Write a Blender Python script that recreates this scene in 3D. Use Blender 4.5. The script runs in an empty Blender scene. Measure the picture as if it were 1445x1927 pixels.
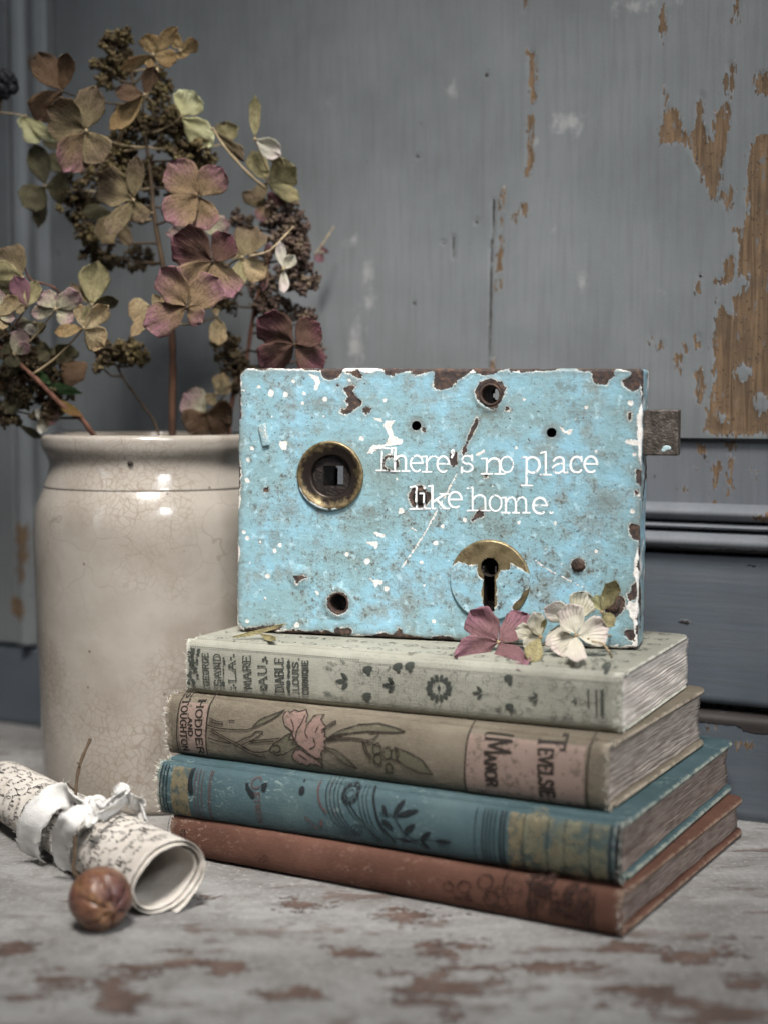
import bpy, bmesh, math, random
import numpy as np
from mathutils import Vector, Matrix, noise as mnoise
from mathutils.geometry import tessellate_polygon

random.seed(7); np.random.seed(7)
scene = bpy.context.scene
COL = scene.collection

# ------------------------------------------------------------------ camera
F, CX, CY, CAMH = 2800.0, 722.5, 963.5, 0.18          # focal length and centre in photograph pixels
PITCH = math.atan((CY - 760.0) / F)
cam_d = bpy.data.cameras.new('camera'); cam = bpy.data.objects.new('camera', cam_d); COL.objects.link(cam)
cam.location = (0, 0, CAMH); cam.rotation_euler = (math.pi / 2 - PITCH, 0, 0)
cam_d.sensor_fit = 'VERTICAL'; cam_d.sensor_height = 36.0; cam_d.lens = F / 1927.0 * 36.0
cam_d.clip_start = 0.01; cam_d.clip_end = 50
cam_d.dof.use_dof = True; cam_d.dof.focus_distance = 0.60; cam_d.dof.aperture_fstop = 5.2
scene.camera = cam

# ------------------------------------------------------------------ world, lamps, exposure
world = bpy.data.worlds.new('World'); scene.world = world; world.use_nodes = True
wb = world.node_tree.nodes['Background']
wb.inputs['Color'].default_value = (0.80, 0.88, 1.0, 1); wb.inputs['Strength'].default_value = 0.042
def area(name, loc, target, sx, sy, power, color, spread=180):
    l = bpy.data.lights.new(name, 'AREA'); l.shape = 'RECTANGLE'; l.size = sx; l.size_y = sy
    l.energy = power; l.color = color; l.spread = math.radians(spread)
    o = bpy.data.objects.new(name, l); COL.objects.link(o); o.location = loc
    o.rotation_euler = (Vector(target) - Vector(loc)).to_track_quat('-Z', 'Y').to_euler()
    return o
area('window_light', (-0.05, 0.05, 1.08), (-0.03, 0.615, 0.12), 0.31, 0.31, .90, (1.0, 0.965, 0.92), 25.5)
area('side_fill_light', (0.95, 0.1, 0.6), (0.05, 0.56, 0.08), 0.25, 0.5, 1.7, (0.92, 0.96, 1.0), 120)  # fill lamp added at the right to brighten the page ends
area('room_window_light', (0.46, -0.81, 1.07), (-0.07, 0.62, 0.11), 0.26, 0.34, .62, (0.95, 0.97, 1.0), 42)
area('left_window_light', (-0.85, 0.0, 0.45), (-0.10, 0.65, 0.12), 0.10, 0.6, .20, (0.9, 0.95, 1.0), 120)
vs = scene.view_settings
vs.view_transform = 'Standard'; vs.look = 'None'; vs.gamma = 1.0; vs.exposure = 0.0; vs.use_curve_mapping = False
scene.cycles.use_denoising = True; scene.cycles.use_adaptive_sampling = True; scene.cycles.adaptive_threshold = .025; scene.cycles.adaptive_min_samples = 20
scene.cycles.max_bounces = 3; scene.cycles.diffuse_bounces = 2; scene.cycles.glossy_bounces = 2; scene.cycles.caustics_reflective = False; scene.cycles.caustics_refractive = False

# ------------------------------------------------------------------ pixel <-> space helpers
_fw = np.array([0, math.cos(PITCH), -math.sin(PITCH)]); _up = np.array([0, math.sin(PITCH), math.cos(PITCH)])
_rt = np.array([1.0, 0, 0]); _C = np.array([0, 0, CAMH])
def ray(u, v): return _fw + _rt * ((u - CX) / F) - _up * ((v - CY) / F)
def onz(u, v, z):
    d = ray(u, v); return _C + d * ((z - CAMH) / d[2])
def aty(u, v, y):
    d = ray(u, v); return _C + d * (y / d[1])
class Plane:
    """A vertical plane: origin, direction d along it (to the right), n pointing to the viewer."""
    def __init__(s, a, yaw):
        s.a = np.array(a); s.yaw = yaw
        s.d = np.array([math.cos(yaw), -math.sin(yaw), 0]); s.n = np.array([-math.sin(yaw), -math.cos(yaw), 0])
    def px(s, u, v, off=0.0):
        r = ray(u, v); t = ((s.a + s.n * off - _C) @ s.n) / (r @ s.n); p = _C + r * t - s.a
        return (p @ s.d, p[2])
def Z(ox, oy, k):
    return lambda x, y: (ox + x / k, oy + y / k)

# ------------------------------------------------------------------ objects
def mesh_obj(name, verts, faces, mat=None, parent=None, smooth=True, attrs=None, loc=None):
    me = bpy.data.meshes.new(name)
    me.from_pydata([tuple(map(float, v)) for v in verts], [], [tuple(map(int, f)) for f in faces])
    me.validate(); me.update()
    if smooth: me.polygons.foreach_set('use_smooth', [True] * len(me.polygons))
    if mat: me.materials.append(mat)
    for k, a in (attrs or {}).items():
        at = me.attributes.new(k, 'FLOAT', 'POINT'); at.data.foreach_set('value', np.asarray(a, dtype=np.float32))
    o = bpy.data.objects.new(name, me); COL.objects.link(o)
    if parent is not None: o.parent = parent
    if loc is not None: o.location = loc
    return o
def grid_obj(name, P, mat, parent=None, attrs=None, keep=None, smooth=True, flip=False):
    """P: (n, m, 3) array of points."""
    n, m = P.shape[:2]; V = P.reshape(-1, 3)
    i = np.arange(n * m).reshape(n, m)
    q = np.stack([i[:-1, :-1], i[1:, :-1], i[1:, 1:], i[:-1, 1:]], -1)
    if flip: q = q[..., ::-1]
    q = q[keep] if keep is not None else q.reshape(-1, 4)
    me = bpy.data.meshes.new(name)
    me.vertices.add(len(V)); me.vertices.foreach_set('co', V.astype(np.float32).ravel())
    me.loops.add(q.size); me.loops.foreach_set('vertex_index', q.astype(np.int32).ravel())
    me.polygons.add(len(q)); me.polygons.foreach_set('loop_start', np.arange(0, q.size, 4, dtype=np.int32))
    me.polygons.foreach_set('use_smooth', [smooth] * len(q))
    me.update(calc_edges=True)
    if mat: me.materials.append(mat)
    for k, a in (attrs or {}).items():
        at = me.attributes.new(k, 'FLOAT', 'POINT'); at.data.foreach_set('value', np.asarray(a, dtype=np.float32).ravel())
    o = bpy.data.objects.new(name, me); COL.objects.link(o)
    if parent is not None: o.parent = parent
    return o
def tag(o, label=None, cat=None, group=None, kind=None):
    for k, x in (('label', label), ('category', cat), ('group', group), ('kind', kind)):
        if x: o[k] = x
    return o
def empty(name, loc, rz=0.0):
    o = bpy.data.objects.new(name, None); COL.objects.link(o); o.empty_display_size = 0.02
    o.location = tuple(map(float, loc)); o.rotation_euler = (0, 0, rz); return o
class MB:
    def __init__(s): s.v = []; s.f = []
    def add(s, v, f):
        k = len(s.v); s.v += [tuple(p) for p in v]; s.f += [tuple(i + k for i in q) for q in f]
    def box(s, x0, x1, y0, y1, z0, z1):
        s.add([(x, y, z) for x in (x0, x1) for y in (y0, y1) for z in (z0, z1)],
              [(0, 1, 3, 2), (4, 6, 7, 5), (0, 4, 5, 1), (2, 3, 7, 6), (0, 2, 6, 4), (1, 5, 7, 3)])
    def tube(s, pts, r, seg=8, cap=True):
        pts = [Vector(p) for p in pts]; n = len(pts); rr = r if hasattr(r, '__len__') else [r] * n
        t0 = (pts[1] - pts[0]).normalized(); a = t0.orthogonal().normalized(); V = []
        for i, p in enumerate(pts):
            t = (pts[min(i + 1, n - 1)] - pts[max(i - 1, 0)]).normalized()
            a = (a - t * a.dot(t)).normalized(); b = t.cross(a)
            V += [p + (a * math.cos(k * 2 * math.pi / seg) + b * math.sin(k * 2 * math.pi / seg)) * rr[i] for k in range(seg)]
        Fc = [(i * seg + k, i * seg + (k + 1) % seg, (i + 1) * seg + (k + 1) % seg, (i + 1) * seg + k) for i in range(n - 1) for k in range(seg)]
        if cap: Fc += [tuple(range(seg))[::-1], tuple(range((n - 1) * seg, n * seg))]
        s.add(V, Fc)
    def ball(s, c, r, sub=1, sq=(1, 1, 1)):
        V, Fc = ICO[sub]; s.add([(c[0] + p[0] * r * sq[0], c[1] + p[1] * r * sq[1], c[2] + p[2] * r * sq[2]) for p in V], Fc)
    def lathe(s, prof, seg=48, axis='y', c=(0, 0, 0)):
        """prof: list of (radius, h); axis y: discs face along y."""
        V = []
        for r, h in prof:
            for k in range(seg):
                a = 2 * math.pi * k / seg; x, w = r * math.cos(a), r * math.sin(a)
                V.append((c[0] + x, c[1] + h, c[2] + w) if axis == 'y' else (c[0] + x, c[1] + w, c[2] + h))
        Fc = [(i * seg + k, i * seg + (k + 1) % seg, (i + 1) * seg + (k + 1) % seg, (i + 1) * seg + k) for i in range(len(prof) - 1) for k in range(seg)]
        s.add(V, Fc)
    def obj(s, name, mat, parent=None, smooth=True, bevel=0.0):
        o = mesh_obj(name, s.v, s.f, mat, parent, smooth)
        if bevel:
            b = o.modifiers.new('bevel', 'BEVEL'); b.width = bevel; b.segments = 2; b.limit_method = 'ANGLE'
        return o
ICO = {}
for _s in (1, 2, 3):
    _b = bmesh.new(); bmesh.ops.create_icosphere(_b, subdivisions=_s, radius=1)
    ICO[_s] = ([tuple(x.co) for x in _b.verts], [tuple(x.index for x in f.verts) for f in _b.faces]); _b.free()

# ------------------------------------------------------------------ 2D shapes -> flat print laid on a surface
def resample(pts, step):
    out = [np.array(pts[0], float)]
    for a, b in zip(pts[:-1], pts[1:]):
        a = np.array(a, float); b = np.array(b, float); k = max(1, int(math.ceil(np.linalg.norm(b - a) / step)))
        out += [a + (b - a) * (i / k) for i in range(1, k + 1)]
    return out
def smoothline(pts, k=6):
    """Catmull-Rom through the points."""
    p = [np.array(x, float) for x in pts]
    if len(p) < 3: return p
    p = [2 * p[0] - p[1]] + p + [2 * p[-1] - p[-2]]; out = []
    for i in range(1, len(p) - 2):
        for j in range(k):
            t = j / k
            out.append(.5 * (2 * p[i] + (p[i + 1] - p[i - 1]) * t + (2 * p[i - 1] - 5 * p[i] + 4 * p[i + 1] - p[i + 2]) * t * t + (3 * p[i] - p[i - 1] - 3 * p[i + 1] + p[i + 2]) * t ** 3))
    return out + [p[-2]]
class Print:
    """Collects strokes and fills in the (s, t) plane of a surface; build() lays them on it."""
    def __init__(s, fn, step): s.fn = fn; s.step = step; s.v = []; s.f = []
    def line(s, pts, w, taper=0.0, round_cap=True):
        P = resample(pts, s.step); n = len(P); k0 = len(s.v)
        L = []
        for i in range(n):
            t = P[min(i + 1, n - 1)] - P[max(i - 1, 0)]; l = np.linalg.norm(t); t = t / l if l > 1e-12 else np.array([1.0, 0])
            q = i / max(1, n - 1); ww = w * (1 - taper * abs(2 * q - 1) ** 1.5)
            nn = np.array([-t[1], t[0]]) * ww / 2
            L.append((P[i] + nn, P[i] - nn, t))
        if round_cap:
            a, b, t = L[0]; m = (a + b) / 2; L.insert(0, (m + (a - m) * .5 - t * w * .35, m + (b - m) * .5 - t * w * .35, t))
            a, b, t = L[-1]; m = (a + b) / 2; L.append((m + (a - m) * .5 + t * w * .35, m + (b - m) * .5 + t * w * .35, t))
        for a, b, _ in L: s.v += [tuple(a), tuple(b)]
        for i in range(len(L) - 1): s.f.append((k0 + 2 * i, k0 + 2 * i + 1, k0 + 2 * i + 3, k0 + 2 * i + 2))
    def fill(s, poly, sub=1):
        bm = bmesh.new(); vs_ = [bm.verts.new((p[0], p[1], 0)) for p in poly]
        for t in tessellate_polygon([[Vector((p[0], p[1], 0)) for p in poly]]):
            try: bm.faces.new([vs_[i] for i in t])
            except ValueError: pass
        for _ in range(sub): bmesh.ops.subdivide_edges(bm, edges=[e for e in bm.edges if e.calc_length() > s.step * 2.5], cuts=1, use_grid_fill=True)
        bmesh.ops.triangulate(bm, faces=bm.faces[:]); bm.verts.index_update(); k = len(s.v)
        s.v += [(v.co.x, v.co.y) for v in bm.verts]; s.f += [tuple(k + v.index for v in f.verts) for f in bm.faces]; bm.free()
    def dot(s, c, r, asp=1.0, rot=0.0, n=10):
        k = len(s.v); s.v.append(tuple(c))
        for i in range(n):
            a = 2 * math.pi * i / n; x, y = r * math.cos(a), r * asp * math.sin(a)
            s.v.append((c[0] + x * math.cos(rot) - y * math.sin(rot), c[1] + x * math.sin(rot) + y * math.cos(rot)))
        s.f += [(k, k + 1 + i, k + 1 + (i + 1) % n) for i in range(n)]
    def rect(s, x0, x1, y0, y1, nx=8, ny=10):
        k = len(s.v)
        for i in range(nx + 1):
            for j in range(ny + 1): s.v.append((x0 + (x1 - x0) * i / nx, y0 + (y1 - y0) * j / ny))
        s.f += [(k + i * (ny + 1) + j, k + (i + 1) * (ny + 1) + j, k + (i + 1) * (ny + 1) + j + 1, k + i * (ny + 1) + j + 1) for i in range(nx) for j in range(ny)]
    def leaf(s, a, b, w):
        a = np.array(a, float); b = np.array(b, float); t = b - a; n = np.array([-t[1], t[0]]) / max(1e-9, np.linalg.norm(t)) * w
        s.fill([a, a + t * .3 + n * .8, a + t * .6 + n, a + t * .88 + n * .55, b, a + t * .88 - n * .55, a + t * .6 - n, a + t * .3 - n * .8], 0)
    def build(s, name, mat, parent):
        return mesh_obj(name, [s.fn(*p) for p in s.v], s.f, mat, parent, smooth=False)

def arc(cx, cy, rx, ry, a0, a1, n=14):
    return [(cx + rx * math.cos(math.radians(a0 + (a1 - a0) * i / n)), cy + ry * math.sin(math.radians(a0 + (a1 - a0) * i / n))) for i in range(n + 1)]
# capital letters in a unit box, with small serifs
def _sf(x, y, w=.2): return [(x - w, y), (x + w, y)]
CAPS = {
 'A': [[(0.02, 0), (.5, 1)], [(.5, 1), (.98, 0)], [(.2, .36), (.8, .36)], _sf(.04, 0, .14), _sf(.94, 0, .14)],
 'B': [[(.1, 0), (.1, 1)], [(.1, 1), (.55, 1)] + arc(.55, .76, .33, .24, 90, -90) + [(.1, .52)], [(.1, .52), (.6, .52)] + arc(.6, .26, .36, .26, 90, -90) + [(.1, 0)], _sf(.1, 1, .1), _sf(.1, 0, .1)],
 'C': [arc(.55, .5, .5, .5, 48, 312, 20), [(.9, .98), (.9, .74)]],
 'D': [[(.1, 0), (.1, 1)], [(.1, 1), (.45, 1)] + arc(.45, .5, .5, .5, 90, -90, 18) + [(.1, 0)], _sf(.1, 1, .1), _sf(.1, 0, .1)],
 'E': [[(.12, 0), (.12, 1)], [(0, 1), (.9, 1), (.9, .8)], [(.12, .52), (.7, .52)], [(.7, .62), (.7, .42)], [(0, 0), (.92, 0), (.92, .2)]],
 'G': [arc(.55, .5, .5, .5, 48, 300, 20) + [(.92, .15), (.92, .45)], [(.65, .45), (1, .45)], [(.9, .98), (.9, .74)]],
 'H': [[(.12, 0), (.12, 1)], [(.88, 0), (.88, 1)], [(.12, .52), (.88, .52)], _sf(.12, 0, .13), _sf(.12, 1, .13), _sf(.88, 0, .13), _sf(.88, 1, .13)],
 'I': [[(.5, 0), (.5, 1)], _sf(.5, 0, .3), _sf(.5, 1, .3)],
 'J': [[(.7, 1), (.7, .2)] + arc(.42, .2, .28, .22, 0, -150, 8), _sf(.7, 1, .25)],
 'K': [[(.12, 0), (.12, 1)], [(.9, 1), (.15, .42)], [(.38, .6), (.95, 0)], _sf(.12, 0, .12), _sf(.12, 1, .12)],
 'L': [[(.15, 1), (.15, 0), (.9, 0), (.9, .22)], _sf(.15, 1, .15)],
 'M': [[(.06, 0), (.14, 1)], [(.14, 1), (.5, .1)], [(.5, .1), (.86, 1)], [(.86, 1), (.94, 0)], _sf(.06, 0, .1), _sf(.94, 0, .1)],
 'N': [[(.12, 0), (.12, 1)], [(.12, 1), (.88, 0)], [(.88, 0), (.88, 1)], _sf(.12, 0, .12), _sf(.88, 1, .12)],
 'O': [arc(.5, .5, .5, .5, 0, 360, 22)],
 'Q': [arc(.5, .5, .5, .5, 0, 360, 22), [(.55, .25), (1.05, -.15)]],
 'R': [[(.12, 0), (.12, 1)], [(.12, 1), (.55, 1)] + arc(.55, .75, .33, .25, 90, -90) + [(.12, .5)], [(.5, .5), (.98, 0)], _sf(.12, 0, .12)],
 'S': [arc(.5, .75, .38, .25, 30, 270, 12) + arc(.5, .25, .42, .25, 90, -150, 14)[1:], [(.86, .98), (.86, .72)], [(.1, .02), (.1, .28)]],
 'T': [[(.5, 0), (.5, 1)], [(.02, .8), (.02, 1), (.98, 1), (.98, .8)], _sf(.5, 0, .18)],
 'U': [[(.12, 1), (.12, .35)] + arc(.5, .35, .38, .35, 180, 360, 12) + [(.88, 1)], _sf(.12, 1, .13), _sf(.88, 1, .13)],
 'V': [[(.02, 1), (.5, 0)], [(.5, 0), (.98, 1)], _sf(.04, 1, .13), _sf(.96, 1, .13)],
 '&': [arc(.45, .78, .25, .22, -60, 240, 12) + [(.95, 0)], arc(.42, .28, .4, .28, 110, 400, 14)],
}
def word(pr, text, quad, w, gap=.22):
    """quad: start-of-baseline, end-of-baseline, offset vector to the cap line (all in s,t)."""
    a, b, upv = [np.array(q, float) for q in quad]
    ws = [(.45 if ch == 'I' else 1.25 if ch == 'M' else 1.0) for ch in text]; tot = sum(ws) + gap * (len(text) - 1)
    x = 0.0
    for ch, wd in zip(text, ws):
        for st in CAPS.get(ch, []):
            pr.line([a + (b - a) * ((x + p[0] * wd) / tot) + upv * p[1] for p in st], w, round_cap=False)
        x += wd + gap

# ------------------------------------------------------------------ signed distance masks
def sd_poly(X, Y, poly):
    p = np.array(poly, float); d = np.full(X.shape, 1e9); ins = np.zeros(X.shape, bool); n = len(p)
    for i in range(n):
        a, b = p[i], p[(i + 1) % n]; e = b - a; L = max(1e-16, e @ e)
        t = np.clip(((X - a[0]) * e[0] + (Y - a[1]) * e[1]) / L, 0, 1)
        d = np.minimum(d, np.hypot(X - a[0] - t * e[0], Y - a[1] - t * e[1]))
        if abs(e[1]) > 1e-15:
            c = ((a[1] > Y) != (b[1] > Y)) & (X < e[0] * (Y - a[1]) / e[1] + a[0]); ins ^= c
    return np.where(ins, -d, d)
def sd_line(X, Y, pts, w):
    d = np.full(X.shape, 1e9)
    for a, b in zip(pts[:-1], pts[1:]):
        a = np.array(a); e = np.array(b) - a; t = np.clip(((X - a[0]) * e[0] + (Y - a[1]) * e[1]) / (e @ e), 0, 1)
        d = np.minimum(d, np.hypot(X - a[0] - t * e[0], Y - a[1] - t * e[1]))
    return d - w / 2
def sd_circ(X, Y, c, r): return np.hypot(X - c[0], Y - c[1]) - r
def vnoise(X, Y, scale, seed=0, octv=3):
    """cheap value noise, -1..1, smooth"""
    out = np.zeros(X.shape); amp = 1.0; tot = 0
    rs = np.random.RandomState(seed)
    for o in range(octv):
        T = rs.rand(64, 64) * 2 - 1; x = X * scale; y = Y * scale
        i = np.floor(x).astype(int); j = np.floor(y).astype(int); fx = x - i; fy = y - j
        fx = fx * fx * (3 - 2 * fx); fy = fy * fy * (3 - 2 * fy)
        g = lambda a, b: T[a % 64, b % 64]
        out += amp * ((g(i, j) * (1 - fx) + g(i + 1, j) * fx) * (1 - fy) + (g(i, j + 1) * (1 - fx) + g(i + 1, j + 1) * fx) * fy)
        tot += amp; amp *= .5; scale *= 2.03
    return out / tot

# ------------------------------------------------------------------ materials
def lin(c): return c / 12.92 if c <= .04045 else ((c + .055) / 1.055) ** 2.4
def C(r, g, b, k=1.0, sat=.80):
    y = .30 * r + .55 * g + .15 * b; r, g, b = [y + (q - y) * sat for q in (r, g, b)]
    return (min(.9, lin(r / 255) * k), min(.9, lin(g / 255) * k), min(.9, lin(b / 255) * k), 1)
class NB:
    def __init__(s, name, rough=.8, spec=.3):
        s.m = bpy.data.materials.new(name); s.m.use_nodes = True; s.t = s.m.node_tree; s.n = s.t.nodes; s.l = s.t.links
        s.b = s.n['Principled BSDF']; s.b.inputs['Roughness'].default_value = rough; s.b.inputs['Specular IOR Level'].default_value = spec
        s._co = None
    def put(s, sock, x):
        if isinstance(x, bpy.types.NodeSocket): s.l.new(x, sock)
        elif x is not None: sock.default_value = x
    def co(s, scale=(1, 1, 1), loc=(0, 0, 0), rot=(0, 0, 0), out='Object'):
        if s._co is None: s._co = s.n.new('ShaderNodeTexCoord')
        m = s.n.new('ShaderNodeMapping'); s.l.new(s._co.outputs[out], m.inputs['Vector'])
        m.inputs['Scale'].default_value = scale; m.inputs['Location'].default_value = loc; m.inputs['Rotation'].default_value = rot
        return m.outputs['Vector']
    def noise(s, scale, detail=4, rough=.55, vec=None, dist=0, off=(0, 0, 0)):
        t = s.n.new('ShaderNodeTexNoise'); s.l.new(vec or s.co(loc=off), t.inputs['Vector'])
        t.inputs['Scale'].default_value = scale; t.inputs['Detail'].default_value = min(detail, max(1.0, math.log2(1900 / scale))); t.inputs['Roughness'].default_value = rough; t.inputs['Distortion'].default_value = dist
        return t.outputs['Fac']
    def vor(s, scale, feature='F1', vec=None, out='Distance', rnd=1.0):
        t = s.n.new('ShaderNodeTexVoronoi'); t.feature = feature; s.put(t.inputs['Vector'], vec or s.co()); t.inputs['Scale'].default_value = scale
        t.inputs['Randomness'].default_value = rnd
        return t.outputs[out]
    def ramp(s, x, stops, interp='LINEAR'):
        r = s.n.new('ShaderNodeValToRGB'); s.l.new(x, r.inputs['Fac']); e = r.color_ramp.elements; r.color_ramp.interpolation = interp
        while len(e) < len(stops): e.new(.5)
        for k, (p, c) in enumerate(stops):
            e[k].position = p; e[k].color = c if hasattr(c, '__len__') else (c, c, c, 1)
        return r.outputs['Color']
    def mix(s, f, a, b, blend='MIX'):
        m = s.n.new('ShaderNodeMix'); m.data_type = 'RGBA'; m.blend_type = blend
        s.put(m.inputs[0], f); s.put(m.inputs[6], a); s.put(m.inputs[7], b); return m.outputs[2]
    def math(s, op, a, b=None, clamp=False):
        m = s.n.new('ShaderNodeMath'); m.operation = op; m.use_clamp = clamp
        s.put(m.inputs[0], a); s.put(m.inputs[1], b); return m.outputs[0]
    def rng(s, x, a, b, c=0.0, d=1.0, smooth=True):
        m = s.n.new('ShaderNodeMapRange'); m.interpolation_type = 'SMOOTHSTEP' if smooth else 'LINEAR'
        s.put(m.inputs[0], x)
        for i, q in enumerate((a, b, c, d)): m.inputs[i + 1].default_value = q
        return m.outputs[0]
    def attr(s, name):
        a = s.n.new('ShaderNodeAttribute'); a.attribute_name = name; return a.outputs['Fac']
    def jag(s, d, *parts):
        """distance + signed noise parts [(noise socket, amplitude)]"""
        for nz, amp in parts: d = s.math('ADD', d, s.math('MULTIPLY', s.math('SUBTRACT', nz, .5), amp))
        return d
    def bump(s, h, strength, dist, normal=None):
        b = s.n.new('ShaderNodeBump'); s.l.new(h, b.inputs['Height']); b.inputs['Strength'].default_value = strength; b.inputs['Distance'].default_value = dist
        if normal: s.l.new(normal, b.inputs['Normal'])
        s.l.new(b.outputs['Normal'], s.b.inputs['Normal']); return b.outputs['Normal']
    def base(s, x): s.put(s.b.inputs['Base Color'], x); return s
    def rough(s, x): s.put(s.b.inputs['Roughness'], x); return s
    def metal(s, x): s.put(s.b.inputs['Metallic'], x); return s
# ================================================================== SETTING: table and panelled wall
# ---- table
def mat_table():
    b = NB('weathered_grey_table_paint', .62, .35)
    st = b.co(scale=(1, 2.2, 1))
    n1 = b.noise(14, 6, .6, st); n2 = b.noise(80, 6, .7); n3 = b.noise(420, 4, .7); n4 = b.noise(34, 6, .65, b.co(scale=(.7, 1.8, 1), loc=(3, 1, 0)), .4)
    col = b.ramp(n1, [(.25, C(106, 103, 100)), (.45, C(132, 129, 126)), (.6, C(152, 150, 147)), (.8, C(118, 115, 113))])
    col = b.mix(b.rng(n2, .45, .70, 0, .8), col, C(112, 107, 102), 'MIX')
    col = b.mix(b.rng(n3, .52, .72, 0, .5), col, C(180, 178, 175))
    d = b.jag(b.attr('patch'), (n2, .034), (n3, .020), (b.noise(38, 5, .65, b.co(scale=(.8, 2.4, 1), loc=(1, 4, 0))), .052))
    worn = b.rng(d, .0010, -.0016)
    red = b.ramp(b.noise(90, 5), [(.3, C(72, 48, 38)), (.55, C(98, 70, 57)), (.75, C(122, 98, 84))])
    col = b.mix(b.math('MULTIPLY', worn, .88), col, red)
    w2 = b.rng(b.jag(n4, (n3, .10), (n2, .16)), .575, .64)
    col = b.mix(b.math('MULTIPLY', w2, .6), col, C(100, 73, 60)); wg_ = b.noise(160, 5, .65, b.co(scale=(.22, 1.6, 1), loc=(2, 2, 0))); col = b.mix(b.rng(wg_, .52, .68, 0, .14), col, C(96, 92, 88)); col = b.mix(b.rng(wg_, .46, .30, 0, .12), col, C(178, 176, 172))
    col = b.mix(b.rng(b.noise(200, 4, .6, b.co(scale=(1, 2, 1), loc=(7, 2, 1))), .68, .74, 0, .6), col, C(70, 55, 48))
    b.base(col); b.rough(b.rng(n2, .3, .7, .45, .75))
    h = b.math('SUBTRACT', b.math('ADD', b.math('MULTIPLY', n2, .5), b.math('MULTIPLY', n3, .4)), b.math('ADD', b.math('MULTIPLY', worn, .5), b.math('MULTIPLY', w2, .4)))
    h = b.math('ADD', h, b.math('MULTIPLY', wg_, .25)); b.bump(h, .9, .0013); return b.m
xs = np.arange(-.62, .6201, .0035); ys = np.concatenate([np.arange(.02, .36, .02), np.arange(.36, .98, .0035)])
GX, GY = np.meshgrid(xs, ys, indexing='ij')
patch = np.full(GX.shape, .05)
for u, v, ru, rv in [(20, 1790, 55, 18), (262, 1822, 40, 16), (425, 1830, 30, 12), (575, 1702, 32, 9), (745, 1722, 50, 6), (815, 1785, 30, 10), (865, 1855, 62, 9), (1010, 1825, 85, 11),
                     (1165, 1783, 42, 10), (1345, 1780, 55, 10), (1215, 1868, 60, 14), (1340, 1905, 100, 18), (535, 1872, 38, 12), (150, 1852, 50, 12), (235, 1880, 32, 14), (345, 1808, 30, 9), (755, 1890, 20, 8), (900, 1778, 28, 5), (380, 1690, 30, 5), (835, 1900, 14, 8), (1270, 1800, 40, 14), (712, 1826, 18, 8), (60, 1880, 40, 10), (1420, 1850, 30, 8), (640, 1795, 26, 5), (960, 1900, 20, 8)]:
    c = onz(u, v, 0); e = onz(u + ru, v, 0); k = onz(u, v - rv, 0); a_ = abs(e[0] - c[0]); b_ = abs(k[1] - c[1])
    q = np.hypot((GX - c[0]) / a_, (GY - c[1]) / b_); patch = np.minimum(patch, (q - 1) * min(a_, b_))
tz = vnoise(GX, GY, 45, 3, 3) * .0003
table = grid_obj('tabletop', np.stack([GX, GY, tz], -1), mat_table(), attrs={'patch': patch}); tag(table, 'worn grey painted tabletop with brown-red bare patches', kind='structure')
mtk = MB(); mtk.box(-.62, .62, .02, .98, -.03, -.002); mtk.obj('board', table.data.materials[0], table, False)

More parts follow.
